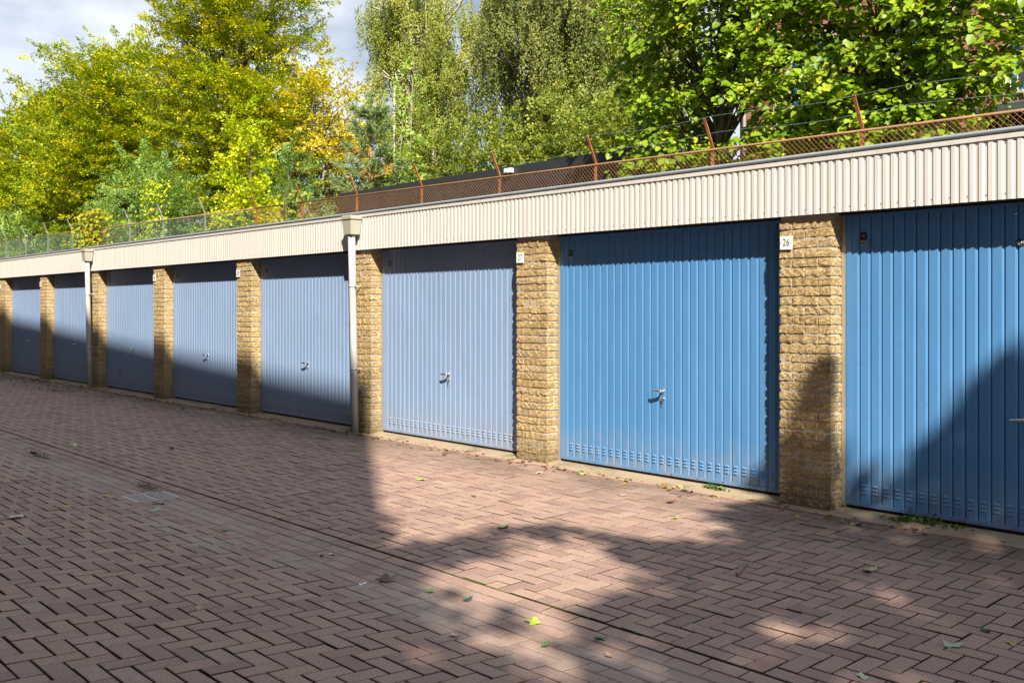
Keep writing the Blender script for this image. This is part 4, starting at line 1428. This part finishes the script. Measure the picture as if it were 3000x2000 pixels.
# the broad leaved trees close behind the fence at the right
def lime(label, base, lobes, n, m, seed, top, parts=0, group='broad leaved lime trees'):
    rng = np.random.default_rng(seed)
    base = np.asarray(base, float)
    t = thing('lime_tree', label, 'tree', tuple(base), 0, group)
    Cs, Ds = [], []
    wts = np.array([l[1][0] * l[1][1] * l[1][2] for l in lobes]) ** (2 / 3)
    wts /= wts.sum()
    for (c, r), w in zip(lobes, wts):
        a, d = shell_points(rng, int(n * w), c, r, 0.3)
        Cs.append(a); Ds.append(d)
    C, D = np.concatenate(Cs), np.concatenate(Ds)
    A = D * np.array([1, 1, 0.2]) + np.array([0, -0.15, -0.25]) + rng.normal(0, 0.35, C.shape)
    L = rng.uniform(0.5, 1.0, len(C))
    Wd = rng.uniform(0.16, 0.34, len(C))
    P, AXv, NRv, S, i = sprays(rng, C, A, L, Wd, 0.05, m, 0.098, flat=0.45)
    AXv = AXv + np.array([0, 0, -0.45])
    NRv = NRv + np.array([0.25, -0.35, 0.3])
    S = S * np.exp(rng.normal(0, 0.22, len(S)))
    hs = rng.normal(0.44, 0.2, len(C))
    hue = hs[i] + rng.normal(0, 0.2, len(P))
    hue = np.where(rng.random(len(P)) < 0.008, 0.985, np.minimum(hue, 0.94))
    ok = (P[:, 2] > 2.6) & ~((np.abs(P[:, 0] + 9.85) < 0.46) & (np.abs(P[:, 2] - 4.72) < 0.46))
    P, AXv, NRv, S, hue = P[ok], AXv[ok], NRv[ok], S[ok], hue[ok]
    if parts:
        dist = (P - CAM) @ FW
        rl_ = P - CAM
        xx = CX + F_PX * (rl_ @ RT) / dist
        yy = HY - F_PX * rl_[:, 2] / dist
        seen = (xx > 0) & (xx < 3000) & (yy > 0)
        o_ = np.argsort(np.where(seen, dist, 1e6))[:parts]
        mask = np.ones(len(P), bool)
        mask[o_] = False
        vari = []
        for q in range(6):
            tmp = leaf_cloud('leaf', np.zeros((1, 3)), np.array([[1.0, 0, 0]]), np.array([[0, 0, 1.0]]), [1.0], 0.92, np.array([0.25 + 0.12 * q]), LM['lime'], None, 'broad')
            vari.append(tmp.data)
            bpy.data.objects.remove(tmp)
        for q in o_:
            ax = Vector(nrm(AXv[q])); nr = Vector(nrm(NRv[q]))
            by = nr.cross(ax).normalized(); nz = ax.cross(by)
            lo_ = link('leaf', vari[int(rng.integers(6))], t)
            lo_.matrix_local = Matrix.Translation(Vector(P[q] - base)) @ Matrix((ax, by, nz)).transposed().to_4x4() @ Matrix.Scale(float(S[q]), 4)
        P, AXv, NRv, S, hue = P[mask], AXv[mask], NRv[mask], S[mask], hue[mask]
    cr = leaf_cloud('crown', P, AXv, NRv, S, 0.92, hue, LM['lime'], t, 'broad', base)
    if parts:
        cr['kind'] = 'stuff'
    b = MB()
    tp = np.asarray(top, float)
    b.tube([(0, 0, -0.4), (tp * 0.4 + np.array([0.06, 0, 0])), tp * 0.75, tp], [0.15, 0.115, 0.08, 0.02], 8)
    sel = rng.choice(len(C), min(90, len(C)), replace=False)
    limbs(b, rng, np.zeros(3), tp, C[sel] - base, 0.035, 5, (0.15, 0.8), 0.006)
    b.build('trunk', M['bark'], t)
    return t
lb = tree_at(2100, 7.6)
lime('broad leaved lime tree with dark trunk left of the house corner', lb,
     [((lb[0] - 0.6, 7.7, 6.9), (1.5, 1.2, 2.0)), ((lb[0] + 0.5, 7.6, 7.6), (1.5, 1.3, 1.9)), ((lb[0] - 0.9, 7.6, 5.1), (0.75, 0.8, 1.0)), ((lb[0] - 0.6, 7.2, 4.2), (0.7, 0.6, 0.5))], 620, 24, 81, (0.25, 0, 7.5))
lb2 = tree_at(2560, 8.0)
lime('large sunlit lime tree in front of the brick house, leaves hanging over the fence', lb2,
     [((lb2[0], 7.9, 6.0), (2.3, 1.3, 1.9)), ((lb2[0] - 1.2, 7.5, 5.2), (1.3, 0.9, 1.0)), ((lb2[0] + 1.9, 7.8, 6.4), (1.8, 1.3, 1.9)), ((lb2[0] + 0.3, 7.3, 4.5), (1.7, 0.7, 0.55)), ((lb2[0] - 0.9, 7.3, 4.2), (1.1, 0.6, 0.45)), ((lb2[0] + 0.6, 8.0, 8.2), (2.4, 1.4, 1.5))], 1150, 25, 82, (0.3, 0, 7.0), parts=300)

# ------------------------------------------------------------------ behind the camera: what casts the long shadows
E0 = np.array([4.9, -9.5])
BH = 15.9
def edge_y(x):
    return E0[1] - (x - E0[0]) * 0.0326
blk = thing('apartment_block', 'tall rendered apartment block behind the viewer shading the left of the paving', 'building', (E0[0], E0[1], 0))
b = MB()
xl = -75.0
yl = edge_y(xl) - E0[1]
v = [(0, 0, -0.3), (xl - E0[0], yl, -0.3), (xl - E0[0], yl - 11, -0.3), (0, -11, -0.3), (0, 0, BH), (xl - E0[0], yl, BH), (xl - E0[0], yl - 11, BH), (0, -11, BH)]
b.add(v, [(0, 1, 5, 4), (1, 2, 6, 5), (2, 3, 7, 6), (3, 0, 4, 7), (4, 5, 6, 7)])
b.build('wall', M['slab'], blk)
wb = MB(); wb.box(-0.8, 0.8, 0.0, 0.05, 0, 1.5); me_w = wb.mesh('window', M['glass'])
for fl in range(5):
    for q in range(9):
        x = -2.5 - 3.2 * q
        link('window', me_w, blk, (x, -0.0326 * x + 0.012, 1.2 + 2.9 * fl), (0, 0, -0.0326))

L_ZG = -0.05
LIT = [
 [(-9.88, 0.05), (-5.44, -2.86), (-5.18, -2.68), (-5.18, -2.31), (-5.15, -1.96), (-4.93, -1.72), (-4.53, -1.63), (-4.19, -1.66), (-3.99, -1.37), (-3.84, -1.07), (-4.41, -0.6), (-4.95, -0.34), (-5.38, -0.17), (-5.87, -0.03), (-6.2, 0.2), (-9.0, 0.2)],
 [(-4.53, -3.11), (-4.78, -2.72), (-4.84, -2.22), (-4.71, -1.86), (-4.29, -1.8), (-3.76, -1.97), (-3.59, -2.06), (-3.6, -2.36), (-3.55, -2.71), (-3.48, -2.97), (-3.38, -3.2), (-3.51, -3.25), (-3.89, -3.17), (-3.98, -3.3), (-4.08, -3.46)],
 [(-3.54, -3.28), (-3.23, -3.23), (-2.99, -3.54), (-2.97, -3.74), (-3.32, -3.6), (-3.66, -3.66)],
 [(-2.82, -2.59), (-2.72, -2.38), (-2.51, -2.48), (-2.53, -2.71)],
]
HALF = [(-5.03, -3.07), (-5.09, -2.64), (-4.78, -2.72), (-4.46, -3.16), (-3.95, -3.33), (-3.83, -3.19), (-3.43, -3.27), (-3.21, -3.25), (-2.79, -3.54), (-3.28, -4.08), (-3.75, -3.89), (-4.34, -3.64)]
def in_poly(x, y, poly):
    r = np.zeros(len(x), bool)
    n = len(poly)
    for i in range(n):
        (x0, y0), (x1, y1) = poly[i], poly[(i + 1) % n]
        c = ((y0 > y) != (y1 > y)) & (x < (x1 - x0) * (y - y0) / (y1 - y0 + 1e-12) + x0)
        r ^= c
    return r
def street_tree():
    rng = np.random.default_rng(91)
    base = np.array([9.6, -11.2, 0.09])
    t = thing('street_tree', 'leafy street tree behind the viewer throwing shade on the right of the paving', 'tree', tuple(base))
    n = 19000
    # crown points along the sun's rays above the shaded paving
    gx = rng.uniform(-6.5, 1.5, n)
    gy = rng.uniform(-7.0, 1.6, n)
    h = 10.6 + rng.uniform(-2.0, 2.0, n)
    tt = h / TAN
    P = np.stack([gx + AZ[0] * tt, gy + AZ[1] * tt, h], 1)
    Xw = gx - AZ[0] / AZ[1] * (-gy)
    # where the ray of each leaf lands
    tw = (-P[:, 1]) / (-AZ[1])
    zw = P[:, 2] - tw * TAN
    xw = P[:, 0] - AZ[0] * tw
    tg = (P[:, 2] - L_ZG) / TAN
    xg, yg = P[:, 0] - AZ[0] * tg, P[:, 1] - AZ[1] * tg
    on_wall = zw > 0
    zb = np.interp(xw, [-9, -5.0, -4.3, -4.05, -3.98, -3.84, -3.80, -3.5, -3.22, -2.96, -2.74, -2.56, -2.31, -1.0], [-1, -1, 0.22, 0.38, 0.95, 1.05, 0.30, 0.26, 0.35, 0.57, 0.92, 1.24, 1.39, 2.0])
    zb = zb + rng.normal(0, 0.07, n)
    ok = np.where(on_wall, zw < zb, True)
    jx, jy = xg + rng.normal(0, 0.06, n), yg + rng.normal(0, 0.06, n)
    for poly in LIT:
        ok &= ~((~on_wall) & in_poly(jx, jy, poly))
    dap = np.sin(xg * 5.3 + 1.7 * np.sin(yg * 3.1)) * np.sin(yg * 6.1 + 1.3 * np.sin(xg * 2.7)) + 0.6 * np.sin(xg * 11.0 + yg * 9.0)
    ok &= (dap < 1.2) | on_wall
    half = in_poly(jx, jy, HALF) & (rng.random(n) < 0.5)
    ok &= on_wall | ~half
    ok &= xg > -6.3 + 0.0 * yg
    # left limit: the open sunlit strip between the block's corner and the crown
    ok &= ~((~on_wall) & (yg > -1.0) & (xg < -4.4))
    P = P[ok]
    m = len(P)
    leaf_cloud('crown', P, rng.normal(0, 1, (m, 3)), rng.normal(0, 0.6, (m, 3)) + SUN, rng.uniform(0.16, 0.26, m), 0.8, rng.random(m), LM['street'], t, origin=base)
    b = MB()
    c = P.mean(0) - base
    b.tube([(0, 0, -0.4), (0.1, 0, 3.5), c * 0.8], [0.26, 0.2, 0.08], 8)
    limbs(b, rng, np.zeros(3), c * 0.85, P[rng.choice(m, 16)] - base, 0.03, 5, (0.3, 0.9))
    b.build('trunk', M['bark'], t)
street_tree()

# ------------------------------------------------------------------ small things on the ground
def leaf_shape(kind, seed):
    rng = np.random.default_rng(seed)
    n = 30
    th = np.linspace(0, 2 * math.pi, n, endpoint=False)
    if kind == 'maple':
        r = 0.55 + 0.45 * np.abs(np.cos(2.5 * th)) ** 1.6
        r *= 0.75 + 0.25 * np.cos(th)
    elif kind == 'oak':
        r = (0.42 + 0.58 * np.abs(np.cos(th)) ** 1.3) * (0.86 + 0.16 * np.cos(9 * th))
    else:
        r = 0.34 + 0.66 * np.abs(np.cos(th)) ** 1.6
    r *= rng.uniform(0.93, 1.07, n)
    x, y = r * np.cos(th) * 0.5, r * np.sin(th) * 0.5
    curl = rng.uniform(0.25, 0.7)
    tilt = rng.uniform(0, 3.14)
    u = x * math.cos(tilt) + y * math.sin(tilt)
    z = curl * u ** 2 * 1.1 + 0.05 * np.sin(3 * th) * r + 0.03
    v = [(0, 0, 0.02)] + list(zip(x, y, z))
    f = [(0, i + 1, (i + 1) % n + 1) for i in range(n)]
    b = MB()
    b.add(v, f, 0, True)
    b.tube([(-0.32 * float(r[n // 2]), 0, 0.04), (-0.62, 0.06, 0.03)], 0.008, 3, cap=False)
    return b

LC = {}
def leaf_colour(c):
    if c not in LC:
        k = NM('fallen leaf %d' % len(LC))
        f = k.noise(k.coord('Object'), 9, 4)
        k.base(k.mix(f, tuple(x * 0.7 for x in c), tuple(min(1, x * 1.2) for x in c))).rough(0.6)
        LC[c] = k.m
    return LC[c]
PALE, MINT, LIMEC, BROWN, TAN_, OCHRE, DKG, GRN, CREAM, PINK = (0.42, 0.42, 0.22), (0.33, 0.42, 0.31), (0.36, 0.46, 0.05), (0.09, 0.045, 0.022), (0.42, 0.28, 0.15), (0.45, 0.27, 0.05), (0.03, 0.075, 0.05), (0.13, 0.22, 0.06), (0.55, 0.48, 0.32), (0.55, 0.40, 0.32)
fallen = [
 (1152, 1211, 'maple', GRN, 0.13, 'green lobed leaf lying on the dark shadow arc'),
 (1996, 1310, 'oak', PALE, 0.115, 'pale green brown lobed leaf lying in shade right of the two twigs'),
 (884, 1334, 'maple', BROWN, 0.14, 'crumpled dark brown leaf on the shaded gutter bricks'),
 (988, 1359, 'maple', GRN, 0.075, 'small fresh green leaf at the edge of the sunlit patch'),
 (1075, 1377, 'oak', DKG, 0.065, 'small dark blue green leaf within the sunlit patch'),
 (1230, 1430, 'maple', LIMEC, 0.105, 'yellow green lobed leaf lower middle on a sunlit brick'),
 (1383, 1465, 'maple', GRN, 0.085, 'half green half brown leaf below the sunlit patch'),
 (1047, 1459, 'maple', PINK, 0.07, 'pale pinkish star shaped leaf on the shaded bricks'),
 (1253, 1481, 'oval', GRN, 0.055, 'little green leaf touching a brick joint in the lower middle'),
 (1398, 1505, 'oval', TAN_, 0.06, 'pointed tan leaf standing on the lower gutter bricks'),
 (515, 1218, 'maple', GRN, 0.11, 'green leaf with a long pale stalk beside the sandy gutter'),
 (176, 1023, 'maple', PALE, 0.16, 'large pale green leaf far left beyond the gutter'),
 (30, 1190, 'maple', CREAM, 0.15, 'whitish curled leaf at the far left edge'),
 (248, 1141, 'oval', OCHRE, 0.11, 'folded yellow and brown leaf left of the drain grate'),
 (362, 1157, 'oval', BROWN, 0.09, 'flat brown leaf just below the drain grate'),
 (356, 1172, 'oak', MINT, 0.10, 'mint pale leaf below the brown one by the drain'),
 (395, 1030, 'oval', BROWN, 0.085, 'brown folded leaf in the middle of the far shaded paving'),
 (661, 1037, 'oak', GRN, 0.085, 'green leaf on the shaded bricks left of the downpipe foot'),
 (738, 1276, 'oval', TAN_, 0.055, 'small tan leaf on the shaded middle bricks'),
 (2187, 1483, 'oak', MINT, 0.088, 'mint pale oak leaf in the lower right'),
 (2262, 1449, 'maple', DKG, 0.07, 'dark green leaf in the lower right above the mint one'),
 (2322, 1478, 'oval', OCHRE, 0.045, 'tiny yellow leaf by the right picture edge'),
 (1980, 1554, 'oval', MINT, 0.055, 'slim mint leaf at the very bottom right'),
 (967, 1102, 'oak', LIMEC, 0.10, 'yellow leaf on the sunlit bricks near the tall shadow edge'),
 (1088, 1141, 'oval', BROWN, 0.06, 'small brown leaf on the sunlit bricks below door 27'),
 (1338, 1088, 'maple', LIMEC, 0.10, 'bright lime leaf close to the sill of door 26'),
 (1238, 1087, 'oak', CREAM, 0.085, 'cream leaf near the foot of pillar 27'),
 (1430, 1138, 'oak', CREAM, 0.085, 'cream curled leaf in front of the middle of door 26'),
 (1548, 1190, 'maple', LIMEC, 0.07, 'small lime leaf in front of door 26 near the tree shadow'),
 (1541, 1153, 'oval', (0.25, 0.08, 0.03), 0.10, 'narrow rust red curled leaf in front of door 26'),
 (762, 1273, 'oval', CREAM, 0.05, 'tiny cream leaf on the gutter beside the tall shadow'),
 (455, 1398, 'oval', TAN_, 0.055, 'tan leaf on the shaded foreground bricks at the left'),
 (153, 1164, 'maple', OCHRE, 0.085, 'ochre leaf on the shaded bricks at the left'),
 (77, 1040, 'oval', BROWN, 0.13, 'brown leaf at the far left beside a dark moss patch'),
 (834, 1341, 'oval', (0.75, 0.76, 0.78), 0.045, 'white downy feather left of the crumpled brown leaf'),
 (2305, 1245, 'maple', TAN_, 0.08, 'pale tan leaf at the brick edge under door 25'),
 (640, 1190, 'oval', PALE, 0.055, 'small pale leaf right of the grate on the shaded bricks'),
 (1588, 1327, 'maple', GRN, 0.05, 'small green leaf in shade left of the two twigs'),
 (330, 1044, 'oak', MINT, 0.09, 'mint leaf right of the large pale leaf far left'),
]
for i, (px, py, kind, colr, size, lab) in enumerate(fallen):
    p = ground_at(px * 1.2755, py * 1.2755)
    b = leaf_shape(kind, 300 + i)
    o = b.build('feather' if 'feather' in lab else 'fallen_leaf', leaf_colour(colr))
    o.location = (p[0], p[1], p[2] + 0.002)
    size *= 1.12
    o.scale = (size, size, size)
    o.rotation_euler = (RNG.normal(0, 0.08), RNG.normal(0, 0.08), RNG.uniform(0, 6.28))
    tag(o, lab, 'feather' if 'feather' in lab else 'leaf', None if 'feather' in lab else 'fallen leaves on the paving')

TW = simple('dry twig', (0.30, 0.23, 0.16), 0.8, 0, 0.4, 40)
for (pa, pb_, lab) in (((1692, 1321), (1706, 1292), 'straight dry twig, left one of a crossed pair in the shade'), ((1693, 1322), (1718, 1293), 'forked dry twig, right one of a crossed pair in the shade')):
    a, c_ = ground_at(pa[0] * 1.2755, pa[1] * 1.2755), ground_at(pb_[0] * 1.2755, pb_[1] * 1.2755)
    b = MB()
    d = (c_ - a)
    up = 0.012 if 'forked' in lab else 0.006
    b.tube([(0, 0, up), d * 0.4 + np.array([0.002, 0, up + 0.002]), d * 0.75 + np.array([0, 0.003, up]), d + np.array([0, 0, up - 0.002])], [0.008, 0.0065, 0.006, 0.004], 7)
    o = b.build('twig', TW)
    o.location = tuple(a)
    tag(o, lab, 'twig', 'dry twigs')

# moss and weeds along the sills
GR_M = leaf_mat('weed leaf', [(0.0, (0.05, 0.10, 0.015)), (1.0, (0.16, 0.24, 0.03))])
def weed(px, py, label, n, spread, hgt, blade, seed, name='weed'):
    rng = np.random.default_rng(seed)
    p = ground_at(px * 1.2755, py * 1.2755)
    t = thing(name, label, 'weed', (p[0], p[1], p[2]))
    C = np.stack([rng.normal(0, spread, n), rng.normal(0, spread * 0.35, n), np.abs(rng.normal(0, hgt * 0.35, n))], 1)
    if blade:
        C[:, :2] *= 0.25
        C[:, 2] *= 0.1
        AXv = np.stack([rng.normal(0, 0.6, n), rng.normal(0, 0.4, n), np.ones(n)], 1)
        leaf_cloud('blade', C, AXv, rng.normal(0, 1, (n, 3)), hgt * rng.uniform(0.6, 1.3, n), 0.07, rng.random(n), GR_M, t)
    else:
        AXv = np.stack([rng.normal(0, 1, n), rng.normal(0, 1, n), rng.normal(0.5, 0.4, n)], 1)
        leaf_cloud('foliage', C, AXv, rng.normal(0, 0.5, (n, 3)) + np.array([0, 0, 1]), rng.uniform(0.02, 0.045, n), 0.75, rng.random(n), GR_M, t, 'broad')
weed(1072, 1024, 'thin tuft of grass on the sill of door 27', 26, 0.05, 0.09, True, 401, 'grass_tuft')
weed(1640, 1126, 'low green weed on the sill edge below door 26', 60, 0.06, 0.05, False, 402)
weed(1912, 1166, 'small grassy weed at the right foot of pillar 26', 70, 0.05, 0.05, False, 403)
weed(1838, 1157, 'tiny two leaved weed at the front foot of pillar 26', 12, 0.025, 0.06, False, 404)
weed(2140, 1207, 'leafy weed patch with dead leaves at the edge below door 25', 150, 0.11, 0.06, False, 405)
weed(2075, 1200, 'sparse trailing weed left of the leafy patch below door 25', 60, 0.08, 0.04, False, 406)
weed(118, 872, 'mossy weed at the foot of the pillar between the two leftmost doors', 50, 0.10, 0.06, False, 407)

# leaf litter gathered along the wall and scattered crumbs
rng = np.random.default_rng(501)
n = 1000
lx = -27 + 24 * rng.random(n) ** 1.5
ly = -0.06 - np.abs(rng.normal(0, 0.22, n)) * np.where(lx < -14, 1.6, 0.5)
lz = zg(ly) + 0.008
P = np.stack([lx, ly, lz], 1)
LIT_M = leaf_mat('leaf litter', [(0.0, (0.045, 0.028, 0.015)), (0.5, (0.16, 0.085, 0.03)), (0.8, (0.32, 0.20, 0.07)), (0.92, (0.42, 0.36, 0.09)), (1.0, (0.20, 0.25, 0.06))], 0.1)
o = leaf_cloud('leaf_litter', P, np.stack([rng.normal(0, 1, n), rng.normal(0, 1, n), rng.normal(0, 0.15, n)], 1), rng.normal(0, 0.35, (n, 3)) + np.array([0, 0, 1]), rng.uniform(0.015, 0.07, n), 0.6, rng.random(n), LIT_M, None, 'broad')
tag(o, 'dead leaf litter gathered along the garage sills', kind='stuff')
n = 900
lx = rng.uniform(-22, 1, n); ly = rng.uniform(-7, -0.2, n)
P = np.stack([lx, ly, zg(ly) + 0.004], 1)
CR_M = leaf_mat('pale crumbs', [(0.0, (0.10, 0.06, 0.03)), (0.5, (0.40, 0.34, 0.26)), (1.0, (0.60, 0.57, 0.50))], 0.0)
o = leaf_cloud('paving_crumbs', P, np.stack([rng.normal(0, 1, n), rng.normal(0, 1, n), rng.normal(0, 0.2, n)], 1), rng.normal(0, 0.3, (n, 3)) + np.array([0, 0, 1]), rng.uniform(0.006, 0.018, n), 0.6, rng.random(n), CR_M, None)
tag(o, 'tiny grit and leaf crumbs scattered over the bricks', kind='stuff')

MOSS = leaf_mat('dark gutter moss', [(0.0, (0.022, 0.018, 0.008)), (1.0, (0.075, 0.062, 0.028))], 0.0)
for (px, py, lab, sx_) in ((345, 1117, 'dark moss and silt patch beside the drain grate', 0.16), (90, 1047, 'dark silt patch in the gutter at the far left', 0.16), (130, 897, 'brown moss tuft on the far paving', 0.10)):
    p = ground_at(px * 1.2755, py * 1.2755)
    n = 420
    P = np.stack([p[0] + rng.normal(0, sx_, n), p[1] + rng.normal(0, 0.055, n), np.full(n, p[2] + 0.001) + 0.003 * rng.random(n)], 1)
    o = leaf_cloud('moss_patch', P, np.stack([rng.normal(0, 1, n), rng.normal(0, 1, n), rng.normal(0, 0.05, n)], 1), rng.normal(0, 0.08, (n, 3)) + np.array([0, 0, 1]), rng.uniform(0.010, 0.028, n), 0.7, rng.random(n), MOSS, None)
    tag(o, lab, kind='stuff')
